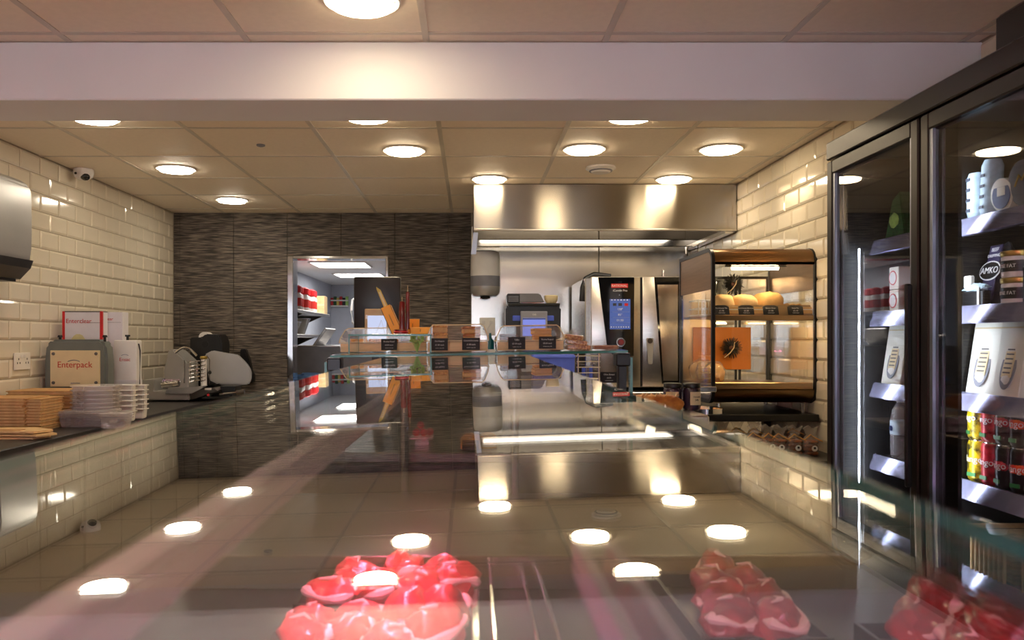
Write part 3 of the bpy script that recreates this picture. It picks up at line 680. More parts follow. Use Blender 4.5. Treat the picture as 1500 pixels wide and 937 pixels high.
c_.build('body', 'blue_plastic', t); MB().box((-cw-.006, -.008, ch-.025), (cw+.006, .0, ch-.008), .003).build('rim', 'blue_plastic', t)
MB().box((-.05, -.003, ch*.55), (.05, .0, ch*.68), .001).build('hand_grip', 'navy_print', t)
t = thing('tray_rack', 'thin wire tray rack standing between blue crate and oven', 'rack', (X(862, 5.52), 5.52, BZ))
for a in (-.07, .07): MB().cyl((a, 0, 0), (a, 0, .27), .006, n=8).build('upright', 'chrome', t)
for k in range(6): MB().tube([(-.08, 0, .05+.038*k), (.0, -.008, .052+.038*k), (.08, 0, .05+.038*k)], .004, 6).build('rung', 'chrome', t)
for a in (-.03, .02): MB().cyl((a, .03, 0), (a, .03, .16), .012, n=12).build('blue_post', 'blue_plastic', t)
t = thing('soap_pump', 'small teal pump top bottle behind the glass shelf', 'bottle', (X(718, 6.2), 6.2, BZ))
MB().lathe([(.001, 0), (.032, 0), (.034, .2), (.012, .26), (.001, .26)], 18).build('bottle', 'white_plastic', t, smooth=True)
MB().lathe([(.012, .26), (.03, .27), (.03, .34), (.012, .36), (.008, .40), (.001, .40)], 18).build('pump', 'teal', t, smooth=True)

# ------------------------------------------------------------------ heated bread display
FD = 4.06; WW, WD, WB = .525, .64, Z(592, FD); WH = Z(361, FD)-WB
LX = X(1043, FD)
t = thing('bread_display', 'bronze steel and glass heated bread display cabinet beside the fridge', 'display cabinet', (LX, FD, WB))
def rz(py): return Z(py, FD)-WB
rr = .075
arc = lambda cy, cz, a0, a1, r=rr: [(cy+r*math.cos(a0+(a1-a0)*k/6), cz+r*math.sin(a0+(a1-a0)*k/6)) for k in range(7)]
# side outline in (depth, height); the front top and front bottom edges are rounded
side = arc(rr, WH-rr, PI/2, PI)+arc(rr, rr, PI, 1.5*PI)+[(WD, 0), (WD, WH)]
def ring(x_, m_, w_=.02):
    inn = [(max(y, w_) if y < WD else WD-w_, min(max(z, w_), WH-w_)) for y, z in side]
    inn = arc(rr, WH-rr, PI/2, PI, rr-w_)+arc(rr, rr, PI, 1.5*PI, rr-w_)+[(WD-w_, w_), (WD-w_, WH-w_)]
    tb = bmesh.new(); n = len(side); b_ = MB()
    V = {}
    for q, xx in enumerate((x_, x_+.016)):
        V[q, 0] = [tb.verts.new((xx, *p)) for p in side]; V[q, 1] = [tb.verts.new((xx, *p)) for p in inn]
    for k in range(n):
        j = (k+1) % n
        tb.faces.new((V[0, 0][k], V[0, 0][j], V[0, 1][j], V[0, 1][k])); tb.faces.new((V[1, 0][k], V[1, 1][k], V[1, 1][j], V[1, 0][j]))
        tb.faces.new((V[0, 0][k], V[1, 0][k], V[1, 0][j], V[0, 0][j])); tb.faces.new((V[0, 1][k], V[0, 1][j], V[1, 1][j], V[1, 1][k]))
    b_._add(tb); return b_.build('side_frame', m_, t, smooth=True)
for x_ in (0, WW-.016):
    f = ring(x_, 'black')
    MB().box((x_+.005, .02, .02), (x_+.010, WD-.02, WH-.20)).build('side_glass', 'glass', f)
    MB().box((x_+.003, .03, WH-.21), (x_+.013, WD-.02, WH-.02)).build('upper_cheek', 'steel_warm', f)
def shell(path, th, name, m_):
    b_ = MB(); tb = bmesh.new(); n = len(path)
    a = [tb.verts.new((.016, *p)) for p in path]; c = [tb.verts.new((WW-.016, *p)) for p in path]
    for k in range(n-1): tb.faces.new((a[k], a[k+1], c[k+1], c[k]))
    bmesh.ops.solidify(tb, geom=list(tb.faces), thickness=th); b_._add(tb); return b_.build(name, m_, t, smooth=True)
shell([(WD, WH-.004), (rr, WH-.004)]+arc(rr, WH-rr, PI/2, PI, rr-.004)[1:]+[(.004, rz(387))], -.006, 'top_hood', 'steel_warm')
shell([(.004, rz(571))]+arc(rr, rr, PI, 1.5*PI, rr-.004)+[(WD, .004)], -.006, 'bottom_hood', 'steel_warm')
MB().box((.018, .03, rz(565)-.03), (WW-.018, WD-.02, rz(565)), .003).build('lower_deck', 'steel_warm', t)
MB().box((.018, .012, rz(572)), (WW-.018, .03, rz(560)), .004).build('lower_deck_rail', 'steel_warm', t)
sh = MB().box((.018, .03, rz(460)-.012), (WW-.018, WD-.03, rz(460)), .003).build('shelf', 'steel_warm', t)
MB().prism([(.012, rz(464)), (.03, rz(464)), (.055, rz(447)), (.05, rz(446))], .018, WW-.018, 'x').build('price_rail', 'steel_warm', sh)
MB().box((.018, .006, rz(469)), (WW-.018, .016, rz(461)), .002).build('shelf_front', 'steel_warm', sh)
MB().box((.018, WD-.02, .02), (WW*.36, WD-.012, WH-.02)).build('back_panel', 'panel_tan', t)
for (a, b_) in ((WW*.37, WW*.62), (WW*.64, WW-.02)):
    d = MB(); 
    for (p, q) in (((a, .03), (a+.012, WH-.1)), ((b_-.012, .03), (b_, WH-.1)), ((a+.012, .03), (b_-.012, .045)), ((a+.012, WH-.115), (b_-.012, WH-.1))): d.box((p[0], WD-.02, p[1]), (q[0], WD-.008, q[1]))
    d = d.build('back_door', 'black', t); MB().box((a+.012, WD-.016, .045), (b_-.012, WD-.012, WH-.115)).build('pane', 'mirror_glass', d)
MB().cyl((.13, .10, rz(390)), (WW-.16, .10, rz(390)), .009, n=12).build('heat_lamp', 'warm_tube', t)
MB().cyl((.08, .045, rz(466.3)), (WW-.08, .045, rz(466.3)), .005, n=10).build('lower_fill_tube', 'warm_tube', t)  # added tube, hidden behind the shelf front, brightens the lower deck
MB().box((.10, .085, rz(388)), (WW-.12, .12, rz(384)), .003).build('lamp_holder', 'black', t)
MB().box((.018, .004, rz(566)), (WW-.018, .008, rz(388))).build('front_glass', 'glass', t)
for a in (.05, WW-.05):
    for c in (.06, WD-.06): MB().cyl((a, c, -.045), (a, c, 0), .011, n=12).build('foot', 'steel', t)
# sunburst ornaments hanging inside
for (px, py, lab, nsp) in ((1074, 416, 'black spiky sunburst ornament above the loaves in the bread display', 46), (1071, 509, 'black spiky sunburst ornament before the orange panel in the bread display', 46)):
    D = FD+WD-.10; u = thing('sunburst', lab, 'ornament', (X(px, D), D, Z(py, D)))
    s_ = MB()
    for k in range(nsp):
        a = 2*PI*k/nsp; L_ = .052+.012*random.random(); s_.cyl((.012*math.cos(a), 0, .012*math.sin(a)), (L_*math.cos(a), random.uniform(-.012, .012), L_*math.sin(a)), .0045, .0018, 5)
    s_.build('spikes', 'black', u)
    MB().blob((0, 0, 0), (.014, .01, .014), .1, sub=2).build('core', 'chocolate', u)
    MB().tube([(.02, 0, .03), (.012, -.012, .0), (-.01, -.012, -.03), (-.04, -.01, -.055)], .003, 6).build('stalk', 'cream', u)
op_ = tag(MB().box((-.165, 0, -.12), (.165, .006, .12), .002).build('orange_card', 'orange_panel', loc=(LX+.235, FD+WD-.035, Z(510, FD+WD))), 'orange card standing at the back of the bread display lower deck', 'card')
# loaves and pastries on the shelf
zs = WB+rz(460)+.001
def loaf(px, w_, h_, lab, mat='loaf', seed=0):
    D = FD+.20; o = MB(); o.loaf((0, 0, h_*.5), (w_/2, .10, h_*.5), .5, .04, seed)
    for k in range(2): pass
    u = thing('bread_loaf', lab, 'bread', (X(px, D), D, zs), group='loaves in the display')
    o.build('loaf', mat, u, smooth=True)
    MB().blob((.0, .01, h_*.95), (w_*.22, .05, .010), .2, 3, seed+2, sub=2).build('crust_top', 'bread', u, smooth=True)
loaf(1057, .092, .105, 'pale loaf at the left end of the display shelf', seed=1)
loaf(1088, .112, .105, 'pale square loaf, second on the display shelf', seed=2)
loaf(1124, .122, .118, 'taller browned loaf, third on the display shelf', 'bread', seed=3)
for k, px in enumerate((1149, 1160, 1171)):
    D = FD+.17; u = thing('pastry', 'small glazed brown pastry right of the loaves, %s' % ('left one', 'middle one', 'right one')[k], 'pastry', (X(px, D), D+.02*k, zs), group='pastries in the display')
    MB().blob((0, 0, .026), (.026, .05, .028), .14, 3, k+8, flat=-.02).build('dough', 'crust', u, smooth=True)
    MB().tube([(-.02, -.03, .05), (.0, -.035, .056), (.02, -.02, .05)], .004, 6).build('glaze', 'bread', u)
u = thing('wire_basket', 'small white wire basket seen through the display side glass', 'basket', (LX+.045, FD+.42, zs))
for z_ in (.005, .04, .085):
    MB().tube([(-.02, -.09, z_), (.07, -.09, z_), (.07, .09, z_), (-.02, .09, z_), (-.02, -.09, z_)], .004, 6).build('hoop', 'white_plastic', u)
for k in range(6): MB().cyl((-.02+.018*k, -.09, 0), (-.02+.018*k, -.09, .085), .003, n=6).build('wire', 'white_plastic', u)
D = FD+.016
for k, (px, s1, s2) in enumerate(((1056, 'Farmhouse Tin', '£1.95'), (1092, 'Farmhouse Bloomer', '£2.20'), (1128, 'Bakers Oven', '£1.90'), (1164, 'Steak Pie', '£3.10'))):
    u = thing('price_tag', 'curved-top black price tag on the bread display shelf reading %s' % s1, 'price tag', (X(px, D), FD+.0, Z(461, D)), (-.35, 0, 0), 'bread display tags')
    MB().prism([(-.038, 0), (.038, 0), (.038, .042), (.02, .050), (-.02, .050), (-.038, .042)], -.003, 0, 'y').build('card', 'chalk', u)
    text(s1, .0095, 'white_print', u, (0, -.0034, .034)); text(s2, .011, 'white_print', u, (0, -.0034, .020)); text('freshly baked', .006, 'white_print', u, (0, -.0034, .009))
for k, px in enumerate((1074, 1110, 1182)):
    u = thing('blank_ticket', 'pale blank ticket strip between the black display tags, %s' % ('left', 'middle', 'right')[k], 'ticket', (X(px, D), FD+.004, Z(459, D)), (-.35, 0, 0), 'pale tickets')
    MB().box((-.022, -.002, 0), (.022, 0, .034)).build('card', 'bread', u); MB().box((-.022, -.0026, .018), (.022, -.002, .022)).build('stripe', 'paper_white', u)
for k in range(3):
    u = thing('wrapped_roll', 'bag of rolls on the display lower deck, %s' % ('front', 'middle', 'rear')[k], 'bread', (LX+.07, FD+.2+.14*k, WB+rz(565)+.001), group='bagged rolls')
    MB().blob((0, 0, .05), (.05, .06, .055), .12, 2, 20+k, flat=-.04).build('roll', 'bread', u, smooth=True)
    MB().blob((0, 0, .055), (.055, .065, .062), .12, 2.4, 20+k, flat=-.045).build('bag_film', 'film', u, smooth=True)
# black stand and lower shelf with cookie bags
t = thing('black_stand', 'black shelf stand carrying the bread display', 'stand', (1.12, FD, 0))
SZ = WB-.046
MB().box((-.02, -.05, SZ-.035), (.585, .70, SZ), .003).build('top_shelf', 'black', t)
CZ = Z(662, 3.95)
MB().box((-.1, -.40, CZ-.03), (.585, .70, CZ), .003).build('lower_shelf', 'worktop', t)
for a in (-.0, .545):
    MB().box((a, .60, 0), (a+.04, .64, SZ-.035)).build('post', 'black', t)
    MB().box((a, -.36, 0), (a+.04, -.32, CZ-.03)).build('post', 'black', t)
proto = None
def where(k): return ('leftmost of the front row', 'second from the left in front', 'middle of the front row', 'fourth from the left in front', 'rightmost of the front row', 'back row left', 'back row second', 'back row third', 'back row right')[k]
for k, (px, D, pyb) in enumerate(((1105, 3.92, 640), (1124, 3.90, 650), (1142, 3.88, 655), (1164, 3.86, 658), (1187, 3.84, 660), (1058, 4.1, 0), (1080, 4.15, 0), (1105, 4.12, 0), (1160, 4.12, 0))):
    lab = 'clear bag of dark cookies tied with gold twine, %s' % where(k)
    loc = (X(px, D), D, CZ+.001+(0 if k > 4 else 0)); rot = (0, 0, random.uniform(-.3, .3))
    if proto is None:
        u = thing('cookie_bag', lab, 'cookie bag', loc, rot, 'bags of cookies')
        for q in range(4): MB().lathe([(.001, 0), (.030, 0), (.033, .008), (.028, .014), (.001, .017)], 14, (random.uniform(-.004, .004), 0, .004+.017*q)).build('cookie', 'cookie', u, smooth=True)
        MB().blob((0, 0, .042), (.040, .034, .055), .12, 2.6, 3, flat=-.04).build('bag_film', 'film', u, smooth=True)
        MB().prism([(-.012, .085), (.012, .085), (.035, .135), (.012, .122), (-.01, .14), (-.034, .125)], -.006, .006, 'y').build('bag_top', 'film', u)
        MB().tube([(-.035, -.02, .075), (-.01, -.028, .10), (.005, -.022, .088), (.045, -.03, .068)], .0026, 6).build('twine', 'twine', u)
        st = MB().cyl((.004, -.038, .036), (.004, -.0405, .036), .0135, n=20).build('sticker', 'white_print', u)
        MB().cyl((.004, -.0405, .038), (.004, -.0412, .038), .0055, n=14).build('sticker_mark', 'chalk', st); proto = u
    else: dup(proto, None, loc, rot, lab)
# ------------------------------------------------------------------ butcher's counter under the camera
GZ = CAMZ-.0575; ROLL, PITCH = -.0165, .0067
def gz(x, y): return GZ+PITCH*y-ROLL*x          # height of the glass plane
GX0, GX1 = -.231, .150
t = thing('meat_counter', 'long glass topped meat counter running away from the camera', 'counter', (0, .8, 0))
MB().box((GX0, -.45, -.008), (GX1, 2.31, 0), .001).build('glass_top', 'glass_top', t, (0, -.8, GZ), (PITCH, ROLL, 0), edge_mat='glass_edge')
DK = .985
MB().box((-.50, -1.2, 0), (.74, 1.48, DK-.06), .01).build('body', 'black', t)
MB().box((-.50, -1.2, DK-.06), (.74, 1.48, DK-.012), .003).build('deck', 'black', t)
MB().prism([(.154, 1.318), (.160, 1.322), (.735, .975), (.729, .971)], -1.2, 1.48, 'y').build('front_glass', 'glass', t)
for y in (-1.15, 1.44):
    MB().cyl((GX0+.05, y, DK-.012), (GX0+.05, y, 1.318), .012, n=14).build('post', 'chrome', t)
    MB().cyl((GX1-.03, y, DK-.012), (GX1-.03, y, 1.318), .012, n=14).build('post', 'chrome', t)
MB().box((-.49, .60, DK-.012), (.66, .612, DK+.045), .002).build('divider_panel', 'steel_dark', t)
lr = MB().box((-.150, -.6, 1.300), (-.132, 1.40, 1.310), .002).box((-.150, -.6, 1.284), (-.148, 1.40, 1.300)).box((-.134, -.6, 1.284), (-.132, 1.40, 1.300)).build('light_rail', 'white_card', t)
MB().box((-.146, -.55, 1.296), (-.136, 1.38, 1.2995)).build('led_strip', 'led_pink', lr)
for (a, b_) in ((.0, .012), (.028, .036), (.085, .092), (.112, .120)): MB().box((a, .12, DK-.012), (b_, .598, DK+.02), .002).build('tray_rail', 'chrome', t)
for a in (.19, .235): MB().box((a, .25, DK-.012), (a+.010, .598, DK+.012), .002).build('rail_divider', 'mid_grey', t)
lr = MB()
for a in (.052, .068): lr.box((a, -1.15, 1.290), (a+.005, -.38, 1.298)).box((a, -1.15, 1.280), (a+.001, -.38, 1.290)).box((a+.004, -1.15, 1.280), (a+.005, -.38, 1.290))
lr = lr.build('light_rail', 'mid_grey', t)
MB().box((.0532, -1.14, 1.2875), (.0558, -.39, 1.2898)).box((.0692, -1.14, 1.2875), (.0718, -.39, 1.2898)).build('led_strip', 'led_pink', lr)
MB().cyl((-.14, -1.2, 1.27), (-.14, -.85, 1.27), .012, n=14).build('pink_fill_tube', 'fill_pink', t)  # out of view; added to throw pink light on ceiling and beam
# trays and meat
def tray(x, y, w_, d_, lab):
    u = thing('meat_tray', lab, 'tray', (x, y, DK-.010), group='meat trays')
    MB().box((-w_/2, -d_/2, 0), (w_/2, d_/2, .006), .002).build('base', 'steel_dark', u)
    r_ = MB()
    for s in (-1, 1): r_.box((s*w_/2-.003, -d_/2, 0), (s*w_/2+.003, d_/2, .028)); r_.box((-w_/2, s*d_/2-.003, 0), (w_/2, s*d_/2+.003, .028))
    r_.build('rim', 'black', u)
for x, y, w_, d_, lab in ((-.135, 1.11, .27, .19, 'black meat tray of chops nearest the lens, left'), (-.130, 1.32, .27, .18, 'black meat tray behind the chops, left'), (.395, 1.24, .17, .30, 'black meat tray of red cuts on the right'), (.62, 1.02, .16, .26, 'black meat tray at the far right corner of the view')):
    tray(x, y, w_, d_, lab)
def cut(x, y, r, h, rz_, lab, dark=False, seed=0, stand=0.0):
    u = thing('meat_cut', lab, 'meat', (x, y, DK-.003+stand), (0, 0, rz_), 'cuts of meat in the counter')
    MB().blob((0, 0, h), (r, r*.82, h), .2, 1.8, seed, flat=-h*.8).build('lean', 'meat_dark' if dark else 'meat', u, smooth=True)
    MB().tube([(r*.99*math.cos(a), r*.82*math.sin(a), h*(1.15+.2*math.sin(a*2+seed))) for a in [PI*.9+k*PI/9 for k in range(11)]], [.002]+[.006+.003*math.sin(k*1.3+seed) for k in range(9)]+[.002], 8).build('fat_rim', 'fat', u, smooth=True)
    MB().tube([(-r*.5, r*.1, h*1.98), (0, -r*.1, h*2.03), (r*.4, r*.25, h*1.93)], [.001, .0035, .001], 6).build('marbling', 'fat', u, smooth=True)
spec = []
spots = [(-.255, 1.06, 0), (-.19, 1.075, 0), (-.12, 1.06, 0), (-.055, 1.07, 0), (-.26, 1.14, 0), (-.18, 1.15, 0), (-.10, 1.14, 0), (-.045, 1.15, 0),
         (-.25, 1.27, 0), (-.17, 1.28, 0), (-.09, 1.26, 0), (-.03, 1.29, 0), (-.22, 1.35, 0), (-.13, 1.355, 0), (-.055, 1.35, 0)]
names = ['front left corner of near tray', 'second in front of near tray', 'third in front of near tray', 'front right of near tray', 'rear left of near tray', 'rear second of near tray', 'rear third of near tray', 'rear right of near tray',
         'front left of far tray', 'front second of far tray', 'front third of far tray', 'front right of far tray', 'back left of far tray', 'back middle of far tray', 'back right of far tray']
for k, (x, y, s) in enumerate(spots): cut(-.13+(x+.15)*.86, y+.01, .036+.008*random.random(), .022+.012*random.random(), random.uniform(0, 6), 'pink pork chop with white fat rim, %s' % names[k], False, k)
for k, (x, y, n_) in enumerate(((.355, 1.13, 'front left'), (.42, 1.12, 'front right'), (.37, 1.20, 'middle left'), (.43, 1.20, 'middle right'), (.38, 1.28, 'rear left'), (.435, 1.29, 'rear right'), (.41, 1.36, 'very back'))):
    cut(x, y, .040, .032, random.uniform(0, 6), 'dark red joint of meat in the right hand tray, %s' % n_, True, k+20)
for k, (x, y, n_) in enumerate(((.60, .96, 'nearest'), (.64, 1.03, 'middle'), (.60, 1.10, 'farthest'))): cut(x, y, .045, .035, random.uniform(0, 6), 'dark red meat in the corner tray, %s' % n_, True, k+40)

# ------------------------------------------------------------------ second counter with the wide glass shelf
SD = 2.33; SLZ = gz(0, SD)+.004
DK2 = 1.08
t = thing('deli_counter', 'dark deli counter beyond the meat counter carrying a wide glass shelf', 'counter', (0, SD, 0))
MB().box((-.44, .0, 0), (.82, 1.02, DK2-.03), .008).build('body', 'black', t)
MB().box((-.45, -.01, DK2-.03), (.83, 1.03, DK2), .004).build('deck', 'steel_dark', t)
sh = MB().box((X(486, 2.36), 0, -.008), (X(917, 2.36), .46, 0), .001).build('glass_shelf', 'glass', t, (0, 0, SLZ), (PITCH, ROLL, 0), edge_mat='glass_edge')
for px, nm in ((491, 0), (911, 1)):
    x_ = X(px, 2.36); zc = SLZ-ROLL*x_
    cl = MB().box((x_-.020, .006, zc-.045), (x_+.020, .06, zc-.009), .003).build('clamp', 'black', t)
    MB().box((x_-.018, .004, zc-.009), (x_+.018, .055, zc+.004-.013+.001)).build('clamp_pad', 'steel_dark', cl)
    MB().box((x_-.012, .02, DK2), (x_+.012, .05, zc-.045), .002).build('post', 'black', t)
    MB().box((x_+.022 if nm else x_-.030, .02, DK2), (x_+.030 if nm else x_-.022, .05, zc-.02), .001).build('glass_fin', 'glass', t, edge_mat='glass_edge', edge_axis=0)
def sz_(x, y): return SLZ-ROLL*x+PITCH*(y-SD)+.0005
# riser: open glass box on the left of the shelf
x0, x1, y0, y1 = X(510, 2.36), X(632, 2.36), 2.36, 2.56
zt_ = Z(489, 2.36)
t = thing('glass_riser', 'clear glass riser box on the left end of the glass shelf', 'riser', ((x0+x1)/2, y0, sz_(x0, y0)))
hw = (x1-x0)/2; H = zt_-sz_(x0, y0)
MB().box((-hw, 0, H-.006), (hw, y1-y0, H), .0008).build('top_pane', 'glass', t, edge_mat='glass_edge')
MB().box((-hw, 0, .001), (-hw+.005, y1-y0, H-.006), .0006).build('side_pane', 'glass', t, edge_mat='glass_edge', edge_axis=0)
MB().box((hw-.005, 0, .0045), (hw, y1-y0, H-.006), .0006).build('side_pane', 'glass', t, edge_mat='glass_edge', edge_axis=0)
# orange cartons, red bottles, parsley
zr = zt_+.0005
def carton(name, lab, loc, rot, w_, d_, h_):
    u = thing(name, lab, 'carton', loc, rot); MB().box((-w_/2, -d_/2, 0), (w_/2, d_/2, h_), .0012).build('box', 'orange_card', u)
    f = MB()
    for s in (-1, 1): f.box((s*w_/2-.0008, -d_/2-.0006, .002), (s*w_/2+.0006, -d_/2+.001, h_-.002))
    f.box((-.0006, -d_/2-.0006, h_*.3), (.0006, -d_/2, h_*.7)); f.build('black_print', 'chalk', u); return u
D = 2.44
carton('orange_carton', 'orange carton leaning to the left on the glass riser', (X(583, D), D, zr+.001), (0, -.42, 0), .030, .035, .088)
carton('orange_carton', 'flat orange carton lying right of the red bottles', (X(616, D), D+.02, zr), (0, 0, 0), .062, .05, .020)
carton('orange_carton', 'small orange carton standing behind the flat one', (X(604, D+.07), D+.075, zr), (0, 0, .1), .044, .03, .046)
u = thing('wooden_ruler', 'yellow pointed stick rising out of the leaning orange carton', 'stick', (X(566, D), D, Z(450, D)), (0, -.40, 0))
MB().prism([(-.007, 0), (.006, 0), (.004, .055), (-.004, .068), (-.006, .060)], -.002, .002, 'y').build('blade', 'yellow_stick', u); MB().box((-.004, -.0026, .004), (.002, -.002, .05)).build('print', 'cheese', u)
u = thing('candle_stand', 'round dark red base on the glass riser', 'base', (X(589, D), D-.035, zr))
MB().lathe([(.001, 0), (.021, 0), (.022, .006), (.020, .013), (.001, .013)], 24).build('base', 'dark_red', u, smooth=True); MB().lathe([(.0215, .004), (.0228, .006), (.0215, .008)], 24).build('band', 'bright_red', u, smooth=True)
for (px, py, r, lab) in ((588.5, 440, .0088, 'short slim dark red bottle on the riser'), (598.5, 425, .0060, 'taller slim dark red bottle on the riser')):
    h_ = Z(py, D-.035)-zr-.0135; u = thing('slim_bottle', lab, 'bottle', (X(px, D-.035)+(.001 if r > .007 else -.0035), D-.035+(0 if r > .007 else .012), zr+.0135), group='slim red bottles')
    MB().lathe([(.001, 0), (r, 0), (r, h_*.93), (r*.7, h_*.97), (.001, h_*.97)], 16).build('bottle', 'dark_red', u, smooth=True)
    MB().cyl((0, 0, h_*.97), (0, 0, h_*1.13), .0012, n=6).build('wick', 'cream', u)
u = thing('wire_easel', 'tiny clear easel behind the leaning carton', 'easel', (X(553, D), D+.05, zr))
MB().tube([(-.012, 0, 0), (.006, 0, .042), (.018, 0, 0)], .0016, 6).build('legs', 'acrylic', u); MB().tube([(-.006, 0, .016), (.013, 0, .016)], .0014, 6).build('rest', 'acrylic', u)
u = thing('parsley', 'bunch of green parsley inside the glass riser', 'parsley', (X(611, 2.48), 2.48, sz_(-.15, 2.48)))
for k in range(14):
    a = random.uniform(0, 6.28); r_ = .006+.014*random.random(); hh = .028+.018*random.random()
    st = MB().tube([(0, 0, 0), (r_*.5*math.cos(a), r_*.5*math.sin(a), hh*.6), (r_*math.cos(a), r_*math.sin(a), hh)], .0012, 5).build('stem', 'leaf', u)
    MB().blob((r_*math.cos(a), r_*math.sin(a), hh), (.006, .004, .006), .3, 4, k, sub=1).build('leaf', 'leaf', st)
# domed acrylic trays with cakes
def dome(px0, px1, pyt, D, dep, lab):
    w_ = (X(px1, D)-X(px0, D))/2; x_ = X((px0+px1)/2, D); z_ = sz_(x_, D); h_ = Z(pyt, D)-z_
    u = thing('cake_tray', lab, 'cake tray', (x_, D, z_), (0, -.0165*-1*-1, 0), 'acrylic cake trays')
    MB().prism([(-w_*.97, 0.001), (w_*.97, 0.001), (w_, h_*.42), (-w_, h_*.42)], 0, dep, 'y', .002).build('hollow_tray', 'acrylic', u)
    MB().box((-w_*.95, .008, .004), (w_*.95, dep-.006, h_*.10), .001).build('board', 'wood', u)
    MB().box((-w_*.97, -.0005, .002), (w_*.97, .004, h_*.38), .001).build('front_strip', 'wood', u)
    prof = [(-w_, h_*.42), (-w_*.97, h_*.6), (-w_*.86, h_*.92), (-w_*.78, h_), (w_*.78, h_), (w_*.86, h_*.92), (w_*.97, h_*.6), (w_, h_*.42)]
    tb = bmesh.new(); A = [tb.verts.new((p[0], 0, p[1])) for p in prof]; B = [tb.verts.new((p[0], dep, p[1])) for p in prof]
    for k in range(len(prof)-1): tb.faces.new((A[k], A[k+1], B[k+1], B[k]))
    tb.faces.new(A[::-1]); tb.faces.new(B); b_ = MB(); b_._add(tb); lid = b_.build('lid', 'acrylic', u)
    MB().tube([(p[0], -.001, p[1]) for p in prof], .0016, 6).build('lid_edge', 'cream', lid)
    MB().box((-.014, -.004, h_*.96), (.014, .004, h_*1.01), .002).build('lid_grip', 'acrylic', lid)
    MB().box((-w_*1.01, -.002, h_*.40), (w_*1.01, dep+.002, h_*.43)).build('tray_lip', 'cream', u)
    return x_, z_, w_, h_
cake_n = {}
def cake(x, y, z, w_, d_, h_, mat, lab, rz_=0, n=1):
    u = thing('cake_slice', lab, 'cake', (x, y, z), (0, 0, rz_), 'cakes on the glass shelf')
    MB().box((-w_/2, 0, 0), (w_/2, d_, h_*.6), .002).build('base', 'bread' if mat != 'chocolate' else 'cookie', u)
    MB().box((-w_/2-.001, -.001, h_*.6), (w_/2+.001, d_+.001, h_), .003, 2).build('topping', mat, u)
D = 2.60; x_, z_, w_, h_ = dome(497, 627, 480, D, .15, 'clear domed cake tray behind the glass riser')
for k in range(4): cake(x_-.085+.055*k, D+.02, z_+.008, .04, .08, .034, ('bread', 'seeds', 'crust', 'chocolate')[k], 'square cake in the tray behind the riser, %s' % ('leftmost', 'second', 'third', 'rightmost')[k])
D = 2.42; x_, z_, w_, h_ = dome(625, 716, 475.5, D, .2, 'clear domed cake tray in the middle of the glass shelf')
for k in range(3): cake(X(643, D), D+.03, z_+.011+.024*k, .044, .09, .0235, 'seeds', 'nutty flapjack slab in the middle tray, %s' % ('bottom', 'middle', 'top')[k])
for k in range(3): cake(X(691, D), D+.03, z_+.011+.022*k, .052, .09, .0215, 'crust', 'long brown pastry slice in the middle tray, %s' % ('bottom', 'middle', 'top')[k], .06*(k-1))
D = 2.42; x_, z_, w_, h_ = dome(727, 827, 476.5, D, .2, 'clear domed cake tray at the right of the glass shelf')
for k in range(2): cake(X(746, D), D+.05, z_+.011+.02*k, .05, .08, .0195, 'chocolate', 'chocolate tiffin square in the right tray, %s' % ('lower', 'upper')[k])
for k in range(3): cake(X(797, D), D+.04, z_+.011+.019*k, .052, .09, .0185, 'bread', 'pale flapjack slab in the right tray, %s' % ('bottom', 'middle', 'top')[k], .05*(k-1))
def chalk_tag(px, D, s1, s2, lab, w_=.050, h_=.036, rz_=0, base=None):
    x_ = X(px, D); z_ = (sz_(x_, D) if base is None else base)
    u = thing('price_tag', lab, 'price tag', (x_, D, z_), (0, 0, rz_), 'chalk price tags')
    MB().box((-w_/2, -.001, .006), (w_/2, .001, .006+h_), .0004).build('card', 'chalk', u)
    MB().box((-.008, -.003, 0), (.008, .006, .0065), .001).build('clip', 'acrylic', u)
    text(s1, .0072 if len(s1) < 12 else .0056, 'white_print', u, (0, -.0014, .006+h_*.76)); text(s2, .006, 'white_print', u, (0, -.0014, .006+h_*.45)); text('contains nuts, milk', .0034, 'white_print', u, (0, -.0014, .006+h_*.2))
D = 2.40
chalk_tag(570, 2.585, 'Rocky Road', '£2.00 each', 'black price tag inside the glass riser')
chalk_tag(644, D, 'Oat Flapjack', '£1.80 each', 'black price tag reading Oat Flapjack before the middle tray', .048)
chalk_tag(690, D, 'Caramel Shortcake', '£1.80 each', 'black price tag reading Caramel Shortcake before the middle tray', .052)
chalk_tag(757, D, 'Tiffin', '£2.20 each', 'black price tag reading Tiffin before the right tray')
chalk_tag(802, D, 'Bounty Flapjack', '£2.20 each', 'black price tag reading Bounty Flapjack before the right tray')
D = 2.42; x_ = X(842, D); zz = sz_(x_, D)
for k, (px, rz_, dz) in enumerate(((848, .05, 0), (845, -.05, .015), (842, .08, .030))):
    u = thing('wrapped_flapjack', 'film wrapped seeded flapjack at the shelf right end, %s of three' % ('bottom', 'middle', 'top')[k], 'cake', (X(px, D), D, zz+dz), (0, .12 if k else 0, rz_), 'wrapped flapjacks')
    MB().box((-.034+.004*k, 0, .001), (.036-.006*k, .05, .0145), .004, 2).build('flapjack', 'seeds', u); MB().box((-.038+.004*k, -.003, .0005), (.040-.006*k, .053, .0155), .004, 2).build('wrapper', 'film', u)
u = thing('wrapped_flapjack', 'single flat wrapped flapjack lying by the shelf clamp', 'cake', (X(888, D), D, sz_(X(888, D), D)), (0, .0, -.05), 'wrapped flapjacks')
MB().box((-.036, 0, .001), (.034, .05, .0125), .004, 2).build('flapjack', 'crust', u); MB().box((-.039, -.003, .0005), (.037, .053, .0135), .004, 2).build('wrapper', 'film', u)
